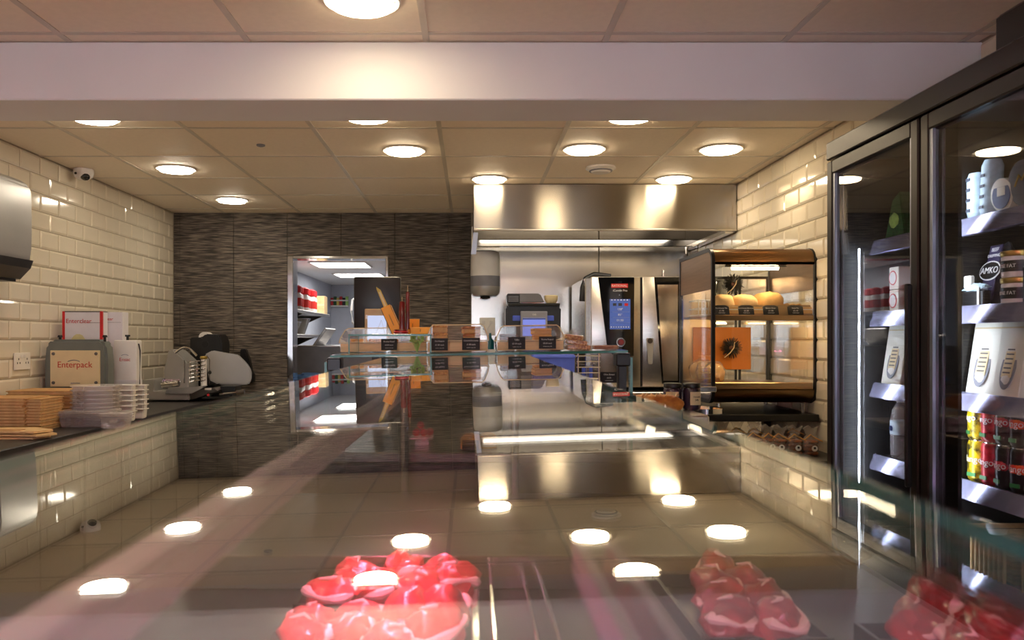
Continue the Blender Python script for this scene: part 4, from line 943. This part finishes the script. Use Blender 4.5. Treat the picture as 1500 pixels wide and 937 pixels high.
# bread board, baguettes, jars and tag on the deli deck
t = thing('bread_board', 'thick grey display block on the deli deck under the baguettes', 'block', (.62, 2.80, DK2))
MB().box((-.19, -.02, 0), (.19, .34, .062), .006).build('block', 'steel', t); MB().box((-.192, -.022, .024), (.192, -.019, .034)).build('front_groove', 'steel_dark', t)
BBZ = DK2+.0625
for (px, py, D, L_, r, lab, rz_) in ((966, 587, 2.86, .17, .033, 'seeded golden baguette in front on the display block', -.12), (945, 579, 2.97, .16, .030, 'golden baguette lying behind the seeded one', .05)):
    u = thing('baguette', lab, 'bread', (X(px, D), D, BBZ), (0, 0, rz_), 'baguettes')
    MB().blob((0, 0, r), (L_/2, r*1.0, r), .06, 1.6, 3, flat=-r*.8).build('crust', 'baguette', u, smooth=True)
    for k in range(4): MB().tube([(-L_*.3+k*L_*.2, -r*.6, r*1.85), (-L_*.26+k*L_*.2, 0, r*2.02), (-L_*.2+k*L_*.2, r*.5, r*1.9)], .0025, 5).build('score', 'loaf', u)
D = 3.02
for px, lab, s1, rz_ in ((985, 'dark preserve jar with cream label on the display block, left', 'Apple & Onion', -.25), (1013, 'dark preserve jar with cream label on the display block, right', 'Damson', .35)):
    u = thing('preserve_jar', lab, 'jar', (X(px, D), D, BBZ), (0, 0, rz_), 'preserve jars')
    MB().lathe([(.001, 0), (.030, 0), (.033, .006), (.033, .072), (.029, .08), (.001, .08)], 24).build('jar', 'plum', u, smooth=True)
    MB().lathe([(.030, .08), (.032, .082), (.032, .094), (.030, .097), (.001, .097)], 24).build('lid', 'black', u, smooth=True)
    MB().prism([(.0335*math.sin(a), -.0335*math.cos(a)) for a in [-.75+.15*k for k in range(11)]]+[(.0331*math.sin(a), -.0331*math.cos(a)) for a in [.75-.15*k for k in range(11)]], .018, .066, 'z').build('label', 'cream', u)
    text(s1, .0085, 'chalk', u, (0, -.0338, .048), wrap=.034); text('Chutney' if 'Onion' in s1 else 'Jelly', .009, 'chalk', u, (0, -.0338, .037), wrap=.034)
chalk_tag(892, 2.62, 'Olive Bread', '£2.50', 'black price tag standing below the right shelf clamp', .056, .034, 0, Z(563, 2.62))
u = thing('tag_post', 'slim steel post holding a tag below the shelf clamp', 'post', (X(892, 2.64), 2.64, DK2)); MB().box((-.012, 0, .001), (.012, .012, Z(563, 2.62)-DK2)).build('upright', 'steel', u); MB().box((-.03, -.02, 0), (.03, .03, .006), .001).build('base', 'steel', u)
u = thing('metal_stand', 'small steel stand with round foot right of the jars', 'stand', (X(1030, 3.6), 3.6, 0))
MB().cyl((0, 0, 0), (0, 0, Z(604, 3.6)), .02, n=16).build('column', 'steel', u, smooth=True); MB().lathe([(.001, Z(604, 3.6)), (.085, Z(604, 3.6)), (.085, Z(597, 3.6)), (.001, Z(594, 3.6))], 28).build('plate', 'chrome', u, smooth=True)
MB().cyl((-.02, .02, Z(597, 3.6)), (-.02, .02, Z(572, 3.6)), .009, n=12).build('upright', 'chrome', u); MB().box((-.07, .0, Z(574, 3.6)), (.06, .03, Z(566, 3.6)), .003).build('crossbar', 'steel', u)
MB().lathe([(.001, 0), (.11, 0), (.11, .012), (.001, .02)], 24).build('floor_plate', 'steel_dark', u, smooth=True)
# pies in the deli deck, seen through the glass
D = 2.40
u = thing('cheese_pie', 'domed tub of grated yellow topped pie below the glass', 'pie', (X(690, D), D, DK2), group='pies below the glass')
MB().lathe([(.001, 0), (.032, 0), (.035, .03), (.034, .045), (.026, .06), (.001, .066)], 24).build('tub', 'acrylic', u, smooth=True); MB().lathe([(.001, .002), (.030, .002), (.032, .028), (.022, .042), (.001, .046)], 20).build('filling', 'pastry_yellow', u, smooth=True)
MB().box((-.025, -.040, .002), (.022, -.038, .030)).build('label', 'chalk', u); text('Cumberland Pie', .0052, 'white_print', u, (0, -.0404, .020))
u = thing('cheese_pie', 'second yellow pie tub right of the labelled one', 'pie', (X(715, D), D+.03, DK2), group='pies below the glass')
MB().lathe([(.001, 0), (.026, 0), (.029, .028), (.02, .042), (.001, .046)], 20).build('filling', 'pastry_yellow', u, smooth=True); MB().lathe([(.027, .004), (.031, .028), (.030, .030), (.026, .004)], 20).build('case', 'cream', u, smooth=True)
u = thing('berry_dish', 'white dish of red berry balls below the glass', 'dish', (X(618, 2.5), 2.5, DK2)); MB().box((-.035, -.03, .018), (.035, .05, .024), .002).build('plate', 'white_plastic', u); MB().box((-.02, -.01, 0), (.02, .03, .018)).build('foot', 'white_plastic', u)
for k, (a, c, e_) in enumerate(((-.018, 0, 0), (.006, 0, 0), (.024, .02, 0), (-.004, .01, .022))):
    v = thing('red_berry_ball', 'round red ball on the white dish, %s' % ('left', 'middle', 'right', 'top')[k], 'berry ball', (X(618, 2.5)+a, 2.5+c, DK2+.0245+e_), group='red balls'); MB().blob((0, 0, .012), (.012, .012, .012), .05, 3, k, 2).build('ball', 'meat', v, smooth=True); MB().cyl((0, 0, .023), (0, 0, .026), .002, n=6).build('stem', 'leaf', v)
# deli scale display: black panel with a small tan framed screen in front
D = 3.22
t = thing('display_panel', 'black rounded back of a customer display in front of the doorway', 'display', (X(552, D), D, DK2))
MB().box((X(518, D)-X(552, D), 0, Z(482, D)-DK2), (X(587, D)-X(552, D), .02, Z(405, D)-DK2), .008, 2).build('panel', 'black', t, smooth=True)
MB().box((-.02, .005, .01), (.02, .018, Z(482, D)-DK2), .002).build('stem', 'black', t); MB().box((-.07, -.05, 0), (.07, .06, .012), .003).build('base', 'black', t)
D = 3.0
t = thing('till_screen', 'small tan framed screen glowing in front of the black panel', 'screen', (X(550, D), D, DK2))
MB().box((X(534, D)-X(550, D), 0, Z(505, D)-DK2), (X(569, D)-X(550, D), .02, Z(452, D)-DK2), .003).build('frame', 'tan_frame', t)
MB().box((X(538.5, D)-X(550, D), -.002, Z(498, D)-DK2), (X(566, D)-X(550, D), .001, Z(462, D)-DK2)).build('screen', 'screen_white', t)
MB().box((-.012, .004, .008), (.012, .018, Z(505, D)-DK2), .002).build('stem', 'black', t); MB().box((-.05, -.04, 0), (.05, .05, .01), .003).build('base', 'black', t)
MB().box((X(535.5, D)-X(550, D), -.004, Z(467, D)-DK2), (X(538, D)-X(550, D), 0, Z(461, D)-DK2)).build('side_light', 'white_plastic', t)
# ------------------------------------------------------------------ glass door fridge along the right wall
FX, FX1, F0, F1, FZ = 1.20, 1.705, 1.58, 2.77, 2.062
t = thing('glass_door_fridge', 'tall black two door glass fridge along the right wall', 'fridge', (FX, F0, 0))
L = F1-F0; W = FX1-FX; MIDY = 2.195-F0
MB().box((.045, 0, 0), (W, .03, FZ-.03)).build('side_panel', 'black_frame', t)
MB().box((.045, L-.03, 0), (W, L, FZ-.03)).build('side_panel', 'rubber', t)
MB().box((W-.02, .03, .1), (W, L-.03, FZ-.03)).build('back_panel', 'black', t)
MB().box((0.0, 0, FZ-.06), (W, L, FZ), .004).build('top_panel', 'fridge_brown', t)
MB().box((.045, .03, 0), (W-.02, L-.03, .16)).build('plinth', 'black', t)
MB().box((.02, 0, .02), (.045, L, .16), .003).build('kick_plate', 'steel_dark', t)
DIV = 2.275-F0
MB().box((.10, DIV-.012, .16), (W-.02, DIV+.012, FZ-.06)).build('divider', 'black', t)
MB().box((.045, MIDY-.02, .16), (.060, MIDY+.02, FZ-.06)).build('mullion', 'black_frame', t)
MB().box((.062, 2.123-F0, .16), (.072, 2.262-F0, FZ-.06)).build('inner_mullion', 'black', t)
MB().box((.05, .0, FZ), (W, .38, FZ+.11), .01).build('condenser_cover', 'black', t)
for (a, b_, first) in ((MIDY+.006, L-.006, 1), (.006, MIDY-.006, 0)):
    f = MB(); z0, z1, th = .175, FZ-.066, .038
    f.box((0, a, z0), (.042, a+th, z1), .004); f.box((0, b_-th, z0), (.042, b_, z1), .004); f.box((0, a+th, z0), (.042, b_-th, z0+.05), .004); f.box((0, a+th, z1-.045), (.042, b_-th, z1), .004)
    d = f.build('door', 'fridge_brown', t)
    MB().box((.012, a+th, z0+.05), (.020, b_-th, z1-.045)).build('pane', 'fridge_glass', d)
    g = MB(); g.box((.004, b_-th-.014, z0+.05), (.012, b_-th, z1-.045)); g.box((.004, a+th, z0+.05), (.012, a+th+.008, z1-.045)); g.build('gasket', 'alu', d)
    MB().box((-.024, a+.012, 1.0), (-.006, a+.026, 1.55), .004).build('handle', 'black', d)
    if first: MB().box((.085, b_-.050, .2), (.088, b_-.047, 1.70)).build('led_strip', 'led_fine', t)
    else:
        for yy in (.05, MIDY+.012):
            ls = MB().box((.076, yy-.012, .2), (.092, yy+.03, 1.98)).box((.092, yy-.012, .2), (.104, yy-.002, 1.98)).build('fill_led_housing', 'black', t); MB().box((.092, yy+.003, .22), (.096, yy+.027, 1.96)).build('led_strip', 'led_fill', ls)  # shielded strips added to brighten the goods in the right hand bay
sh_z = [CAMZ+.325, CAMZ+.088, CAMZ-.147, CAMZ-.385, CAMZ-.62, CAMZ-.86]
for (a, b_) in ((DIV+.014, L-.034), (.034, DIV-.014)):
    for z_ in sh_z:
        s_ = MB().box((.15, a, z_-.012), (W-.022, b_, z_), .002).build('shelf', 'steel_dark', t)
        MB().prism([(.128, z_-.045), (.152, z_-.045), (.152, z_+.004), (.144, z_+.004)], a, b_, 'y', .002).build('price_rail', 'lilac_shelf', s_)
RX = (PI/2, 0, -PI/2)      # lettering that faces the shop (-x)
def fx(px, D): return X(px, D)
sz0, sz1, sz2, sz3, sz4 = [z+.0008 for z in sh_z[:5]]
XS = FX+.165                # front line of goods
BO = .068                   # right hand bay offset
# --- right hand bay, top shelf: wrapped salamis, cheeses
for k, (y, h, rx) in enumerate(((2.232, .13, .0), (2.177, .155, .05))):
    u = thing('wrapped_salami', 'upright salami in pale printed paper on the top fridge shelf, %s' % ('left', 'right')[k], 'salami', (XS+.015, y, sz0), (0, rx, 0), 'upright salamis')
    MB().lathe([(.001, 0), (.022, .002), (.026, .02), (.026, h-.02), (.020, h-.004), (.001, h)], 18).build('roll', 'paper_blue', u, smooth=True)
    for q in range(4): MB().box((-.0275, -.008, .02+q*.028), (-.0255, .008, .028+q*.028)).build('print', 'slate_pack', u)
u = thing('wrapped_cheese', 'long pale cheese wrapped in clear paper lying on the top fridge shelf', 'cheese', (XS+.085, 2.05, sz0), (0, 0, .1))
MB().blob((0, 0, .03), (.035, .12, .03), .10, 2, 3, flat=-.026).build('cheese', 'cheese', u, smooth=True)
MB().blob((.01, -.02, .034), (.042, .11, .034), .2, 3, 5, flat=-.03).build('wrap', 'film', u, smooth=True)
MB().blob((-.02, .13, .014), (.03, .05, .016), .35, 3, 8, flat=-.012).build('paper_end', 'paper_white', u, smooth=True)
for k, (y, m_, z_, lab) in enumerate(((2.105, 'paper_white', .045, 'round white cheese with blue and white label on the top shelf'), (2.02, 'slate_pack', .06, 'round dark waxed cheese with white mountain emblem on the top shelf'))):
    u = thing('round_cheese', lab, 'cheese', (XS+.0, y, sz0+z_), (0, 0, 0), 'round cheeses')
    MB().cyl((-.002, 0, 0), (.04, 0, .004), z_-.002, n=28).build('wheel', m_, u, smooth=True)
    MB().cyl((-.004, 0, 0), (-.0015, 0, 0), z_*.78, n=28).build('label', 'navy_print' if k == 0 else 'slate_pack', u)
    if k == 0: MB().box((-.0062, -.017, -.002), (-.004, .012, .02)).build('label_panel', 'paper_white', u)
    else: MB().tube([(-.006, .028, -.004), (-.006, .012, .022), (-.006, .002, .008), (-.006, -.012, .026), (-.006, -.030, -.004)], .0022, 6).build('emblem', 'gold', u)
# --- second shelf: dripping packs, pots, tray
for k, (y, x_, h_) in enumerate(((2.219, .052, .168), (2.09, .10, .175))):
    u = thing('dripping_pack', 'grey vacuum pack of beef dripping reading AMKO, %s one' % ('smaller left', 'larger right')[k], 'food pack', (XS+x_, y, sz1), (0, .22, 0), 'beef dripping packs')
    MB().blob((0, 0, h_*.5), (.024, .040+.02*k, h_*.56), .05, 2, k, flat=-h_*.5).build('pack', 'slate_pack', u, smooth=True)
    lb = MB().box((-.030, -.026-.01*k, .01), (-.023, .026+.01*k, h_*.98), .002).build('label', 'purple_label', u)
    MB().lathe([(.001, 0), (.044, 0), (.044, .002), (.001, .002)], 24, M=Matrix.Translation((-.031, 0, h_*.55)) @ Matrix.Rotation(-PI/2, 4, 'Y') @ Matrix.Diagonal((.62, 1, 1, 1))).build('oval', 'white_print', lb)
    MB().lathe([(.001, 0), (.041, 0), (.041, .002), (.001, .002)], 24, M=Matrix.Translation((-.0318, 0, h_*.55)) @ Matrix.Rotation(-PI/2, 4, 'Y') @ Matrix.Diagonal((.58, 1, 1, 1))).build('oval_centre', 'black', lb)
    text('AMKO', .025, 'white_print', lb, (-.0342, 0, h_*.55), RX); text('BEEF', .015, 'white_print', lb, (-.0305, 0, h_*.90), RX); text('DRIPPING', .012, 'white_print', lb, (-.0305, 0, h_*.80), RX)
pot = None
for k, (y, z_) in enumerate(((2.075, 0), (2.075, .068))):
    lab = 'gold lidded pot of goose fat on the second fridge shelf, %s' % ('lower', 'upper')[k]; loc = (XS+.022, y, sz1+z_)
    if pot is None:
        u = thing('fat_pot', lab, 'pot', loc, group='goose fat pots')
        MB().lathe([(.001, 0), (.036, 0), (.038, .004), (.038, .05), (.036, .053), (.001, .053)], 26).build('pot', 'white_plastic', u, smooth=True)
        MB().lathe([(.001, .053), (.038, .053), (.040, .056), (.040, .065), (.038, .067), (.001, .067)], 26).build('lid', 'gold', u, smooth=True)
        MB().lathe([(.0385, .014), (.0392, .014), (.0392, .042), (.0385, .042)], 26).build('label', 'black', u, smooth=True)
        text('GOOSE FAT', .0125, 'white_print', u, (-.0398, 0, .028), RX, wrap=.04); pot = u
    else: dup(pot, None, loc, None, lab)
u = thing('food_tray', 'black tray with white parcel at the left of the second fridge shelf', 'tray', (XS-.004, 2.205, sz1))
MB().box((-.010, -.045, 0), (.010, .050, .042), .003).build('tray', 'black', u); MB().blob((.0, -.0, .05), (.012, .046, .012), .3, 3, 4, flat=-.009).build('parcel', 'paper_blue', u, smooth=True); MB().box((-.013, -.03, .0), (-.0105, -.022, .05)).build('tape', 'paper_white', u); MB().box((-.006, .02, .05), (.008, .05, .085), .003).build('carton', 'paper_white', u)
u = thing('ticket_stick', 'slim steel ticket stick before the goose fat pots', 'ticket holder', (XS-.006, 2.01, sz1)); MB().box((-.003, -.004, 0), (.003, .004, .09), .001).build('stick', 'chrome', u); MB().box((-.01, -.012, 0), (.008, .012, .003)).build('foot', 'chrome', u)
u = thing('yellow_carton', 'yellow and blue carton at the right of the second fridge shelf', 'carton', (XS+.03, 1.95, sz1), (0, .2, .1)); MB().box((0, -.05, 0), (.03, .05, .12), .002).build('box', 'cheese', u); MB().box((-.001, -.045, .02), (.0, .045, .06)).build('blue_print', 'blue_cloth', u)
# --- third shelf: paper bags with oval windows
bagp = None
for k, (x_, y, rz_) in enumerate(((.0, 2.198, .04), (-.01, 2.075, -.05), (.09, 2.13, .1), (.0, 1.95, 0))):
    lab = 'tall cream paper bag with oval window on the third fridge shelf, %s' % ('left', 'large one in front', 'behind the gap', 'right edge')[k]; loc = (XS+x_+.018, y, sz2)
    if bagp is None:
        u = thing('paper_bag', lab, 'paper bag', loc, (0, 0, rz_), 'cream paper bags')
        MB().prism([(-.022, 0), (.03, 0), (.022, .17), (.012, .195), (.008, .195)], -.056, .056, 'y', .002).build('bag', 'paper_white', u)
        MB().prism([(.004, .175), (.014, .20), (.018, .20), (.016, .17)], -.055, .055, 'y').build('folded_top', 'cream', u)
        A = Matrix.Translation((-.0105, 0, .075)) @ Matrix.Rotation(-PI/2+.235, 4, 'Y')
        MB().lathe([(.001, 0), (.034, 0), (.034, .0016), (.001, .0016)], 24, M=A @ Matrix.Diagonal((1.7, .9, 1, 1))).build('window', 'mid_grey', u)
        lb = MB().box((-.038, -.02, 0), (.065, .02, .0024), .0004, M=A @ Matrix.Translation((.012, 0, .001))).build('label', 'cream', u)
        for q in range(7): MB().box((-.03+.012*q, -.015, .0024), (-.026+.012*q, .015, .003), M=A @ Matrix.Translation((.014, 0, .001))).build('print_line', 'grey_print', lb)
        MB().blob((-.012, 0, .04), (.012, .026, .022), .1, 2, 3, 2).build('contents', 'white_plastic', u, smooth=True); bagp = u
    else: dup(bagp, None, loc, (0, 0, rz_), lab)
# --- fourth shelf: drink cans in two layers
def can(name_, m_, m2, lab, loc, rz_, grp):
    u = thing('drink_can', lab, 'can', loc, (0, 0, rz_), grp); r = .0285; h = .112
    MB().lathe([(.001, 0), (r*.75, 0), (r*.95, .006), (r, .012), (r, h-.012), (r*.9, h-.003), (r*.86, h), (r*.8, h-.004), (.001, h-.004)], 24).build('can', m2, u, smooth=True)
    MB().lathe([(r*.86, h-.003), (r*.9, h-.001), (r*.86, h+.001), (r*.80, h-.003)], 24).build('rim', 'chrome', u, smooth=True)
    fr = MB().blob((-.006, 0, .060), (.0238, .0275, .034), .02, 2, 1, 3).build('fruit_print', m_, u, smooth=True)
    tx = text('Tango', .024, 'white_print', u, (-r-.0012, 0, .060), RX, wrap=r+.001)
    MB().box((-.0288, -.012, .014), (-.0255, .014, .024)).build('small_print', 'can_green', u); return u
protos = {}
colm = [('yellow', 'can_yellow', 'can_yellow'), ('bright red', 'can_red', 'can_red'), ('cherry and black', 'can_red', 'can_black'), ('orange and black', 'can_orange', 'can_black'), ('orange and red', 'can_orange', 'can_red'), ('lemon and black', 'can_yellow', 'can_black')]
ys = [2.228, 2.169, 2.110, 2.051, 1.992, 1.933]
for layer in (0, 1):
    for k, y in enumerate(ys):
        nm, m_, m2 = colm[k]; lab = '%s drink can in the %s layer of the fridge can shelf' % (nm, ('lower', 'upper')[layer]); loc = (XS+.018, y, sz3+layer*.1125)
        if k not in protos: protos[k] = can(nm, m_, m2, lab, loc, random.uniform(-.3, .3), 'drink cans')
        else: dup(protos[k], None, loc, (0, 0, random.uniform(-.3, .3)), lab)
# --- lowest visible: wicker baskets
for k, y in enumerate((2.07, 1.865)):
    u = thing('wicker_basket', 'woven wicker basket at the bottom of the fridge, %s' % ('left', 'right')[k], 'basket', (XS+.1, y+BO, sz4), group='wicker baskets')
    for q in range(9): MB().box((-.10-.002*q, -.080-.001*q, .012*q), (.10+.002*q, .080+.001*q, .012*q+.010), .004).build('weave_band', 'wicker', u)
    for q in range(8): MB().box((-.121, -.07+.019*q, 0), (-.112, -.063+.019*q, .108), .002).build('stake', 'wicker', u)
    MB().tube([(-.125, -.095, .112), (.125, -.095, .112), (.125, .095, .112), (-.125, .095, .112), (-.125, -.095, .112)], .007, 8).build('rim', 'wicker', u)
# --- left bay
YB = 2.62
u = thing('green_pack', 'dark green mottled pack leaning on the top shelf of the left fridge bay', 'food pack', (XS+.03, 2.66, sz0), (0, 0, 0)); MB().prism([(-.065, 0), (.065, 0), (.015, .13), (-.03, .15)], -.02, .02, 'y', .003, M=Matrix.Rotation(PI/2, 4, 'Z')).build('pack', 'green_pack', u); MB().blob((-.022, 0, .06), (.004, .03, .025), .1, 2, 2, 2).build('emblem', 'leaf', u)
for k in (0, 1):
    u = thing('white_carton', 'small white carton with round red emblem in the left fridge bay, %s' % ('lower', 'upper')[k], 'carton', (XS+.02, 2.685, sz1+.075*k), group='white emblem cartons')
    MB().box((0, -.030, 0), (.06, .028, .0735), .002).build('box', 'paper_white', u); MB().lathe([(.001, 0), (.024, 0), (.024, .001), (.001, .001)], 22, M=Matrix.Translation((0, .004, .038)) @ Matrix.Rotation(-PI/2, 4, 'Y')).build('emblem', 'bright_red', u)
    MB().lathe([(.015, 0), (.020, 0), (.020, .0016), (.015, .0016)], 22, M=Matrix.Translation((0, .004, .038)) @ Matrix.Rotation(-PI/2, 4, 'Y')).build('emblem_ring', 'white_print', u)
dup(bagp, None, (XS+.02, 2.665, sz2), (0, 0, .05), 'cream paper bag with oval window in the left fridge bay')
u = thing('water_bottle', 'clear plastic water bottle with pale label in the left fridge bay', 'bottle', (XS+.04, 2.672, sz3))
MB().lathe([(.001, 0), (.030, 0), (.034, .01), (.034, .12), (.028, .155), (.014, .18), (.013, .19), (.001, .19)], 22).build('bottle', 'tub_clear', u, smooth=True); MB().lathe([(.0135, .18), (.0155, .181), (.0155, .2), (.001, .2)], 18).build('cap', 'paper_white', u, smooth=True); MB().lathe([(.0342, .075), (.0348, .075), (.0348, .12), (.0342, .12)], 22).build('label', 'paper_blue', u, smooth=True)
MB().cyl((-.0345, .0, .095), (-.0355, .0, .095), .009, n=14).build('label_mark', 'navy_print', u)

# ------------------------------------------------------------------ kitchen things seen through the doorway
def kshelf(z, y0, y1, xf, lab):
    o = thing('wall_shelf', lab, 'shelf', (KL, y0, z)); MB().box((0, 0, -.03), (xf-KL, y1-y0, 0), .003).build('board', 'steel', o)
    for q in (.1, .5, .9): MB().prism([(0, -.2), (.015, -.2), (xf-KL-.04, -.03), (0, -.03)], (y1-y0)*q-.01, (y1-y0)*q+.01, 'y').build('bracket', 'steel_dark', o)
KX = -1.62
kz = CAMZ+.285; kshelf(kz, 6.8, 9.4, KX, 'upper steel wall shelf of bottles in the kitchen')
kz2 = CAMZ+.05; kshelf(kz2, 6.8, 8.9, KX, 'lower steel wall shelf of bowls in the kitchen')
bp = None
for k in range(9):
    D = 7.45+.18*k; h_ = .23+.02*(k % 3); lab = 'red capped white bottle on the upper kitchen shelf, number %s from the doorway' % ('one', 'two', 'three', 'four', 'five', 'six', 'seven', 'eight', 'nine')[k]
    loc = (KX-.10+.02*(k % 2), D, kz+.0005)
    if bp is None:
        u = thing('sauce_bottle', lab, 'bottle', loc, group='red capped bottles'); MB().lathe([(.001, 0), (.045, 0), (.048, .02), (.048, .15), (.03, .175), (.001, .175)], 16).build('bottle', 'white_plastic', u, smooth=True)
        MB().lathe([(.03, .17), (.048, .176), (.048, .23), (.02, .245), (.001, .245)], 16).build('cap', 'bright_red', u, smooth=True); MB().lathe([(.0485, .04), (.0495, .04), (.0495, .12), (.0485, .12)], 16).build('label', 'red_print', u, smooth=True); bp = u
    else: dup(bp, None, loc, None, lab)
for k, (D, r, h_) in enumerate(((7.4, .05, .12), (7.65, .05, .09), (8.0, .12, .12), (8.35, .14, .16))):
    u = thing('steel_bowl', 'steel %s on the lower kitchen shelf' % ('canister nearest the doorway', 'small pot beside the canister', 'medium bowl', 'large bowl')[k], 'bowl', (KX-.16, D, kz2+.0005)); MB().lathe([(.001, 0), (r*.6, 0), (r, h_), (r*.96, h_), (r*.56, .006), (.001, .006)], 22).build('bowl', 'steel', u, smooth=True); MB().lathe([(r*.97, h_-.004), (r*1.05, h_-.002), (r*1.05, h_+.003), (r*.97, h_+.003)], 22).build('rim', 'chrome', u, smooth=True)
D = 9.2
u = thing('cardboard_box', 'brown cardboard box at the far end of the upper kitchen shelf', 'box', (KX-.14, D-.05, kz+.0005)); MB().box((-.1, 0, 0), (.12, .2, .2), .003).build('box', 'kraft', u); MB().box((-.1, -.001, .09), (.12, 0, .11)).build('tape', 'cream', u)
D = 11.9; u = thing('spice_rack', 'wall rack of small red and green packets on the far kitchen wall', 'rack', (X(496, D), D, Z(449, D)))
MB().box((-.12, 0, 0), (.14, .10, .02)).build('shelf', 'white_plastic', u); MB().box((-.12, 0, .08), (.14, .01, .10)).build('rail', 'white_plastic', u)
for k in range(6): MB().box((-.12+.043*k, .02, .02), (-.082+.043*k, .08, .13+.02*(k % 2)), .003).build('packet', ('bright_red', 'green_pack', 'gold', 'bright_red', 'chalk', 'leaf')[k], u)
t = thing('prep_counter', 'grey steel prep counter with open lid in the kitchen', 'counter', (-1.62, 7.3, 0))
MB().box((-.0, 0, .1), (.75, 1.3, CAMZ-.065), .006).build('cabinet', 'mid_grey', t)
MB().box((.0, -.0, CAMZ-.065), (.75, 1.3, CAMZ-.055), .002).build('top', 'steel', t)
MB().box((0, -.012, .16), (.37, 0, CAMZ-.1), .004).build('door', 'mid_grey', t); MB().box((.38, -.012, .16), (.75, 0, CAMZ-.1), .004).build('door', 'mid_grey', t)
MB().box((-.012, 0, -.05), (.012, .5, .19), .004, M=Matrix.Translation((.20, .1, CAMZ-.055)) @ Matrix.Rotation(.62, 4, 'Y')).build('open_lid', 'steel', t)
for a in (.05, .66):
    for c in (.05, 1.2): MB().cyl((a, c, 0), (a, c, .1), .02).build('foot', 'rubber', t)
D = 9.5; t = thing('cabinet_handle_door', 'pale kitchen cabinet with white loop handle beside the black display', 'cabinet', (X(560, D), D, 0))
MB().box((-.32, 0, 0), (.5, .4, 1.95), .006).build('body', 'mid_grey', t); MB().tube([(-.30, -.001, Z(478, D)), (-.34, -.05, Z(472, D)), (-.35, -.055, Z(455, D)), (-.34, -.05, Z(440, D)), (-.30, -.001, Z(436, D))], .014, 10).build('handle', 'white_plastic', t, smooth=True)
t = thing('blue_cloth', 'crumpled blue cloth on a stand inside the doorway', 'cloth', (X(458, 7.0), 7.0, Z(560, 7.0)))
MB().blob((0, 0, .04), (.15, .09, .045), .28, 2.6, 4, flat=-.036).build('cloth', 'blue_cloth', t, smooth=True)
MB().box((-.14, -.05, .03), (.14, -.042, .045)).build('hem', 'blue_cloth', t)
t = thing('kitchen_trolley', 'steel trolley inside the doorway under the blue cloth', 'trolley', (X(458, 7.0), 7.0, 0)); tz = Z(560, 7.0)-.002
MB().box((-.16, -.12, tz-.02), (.16, .12, tz), .003).build('top', 'steel', t); MB().box((-.16, -.12, .3), (.16, .12, .32)).build('shelf', 'steel', t)
for a in (-.15, .15):
    for c in (-.11, .11): MB().cyl((a, c, 0), (a, c, tz-.02), .01, n=8).build('leg', 'chrome', t)
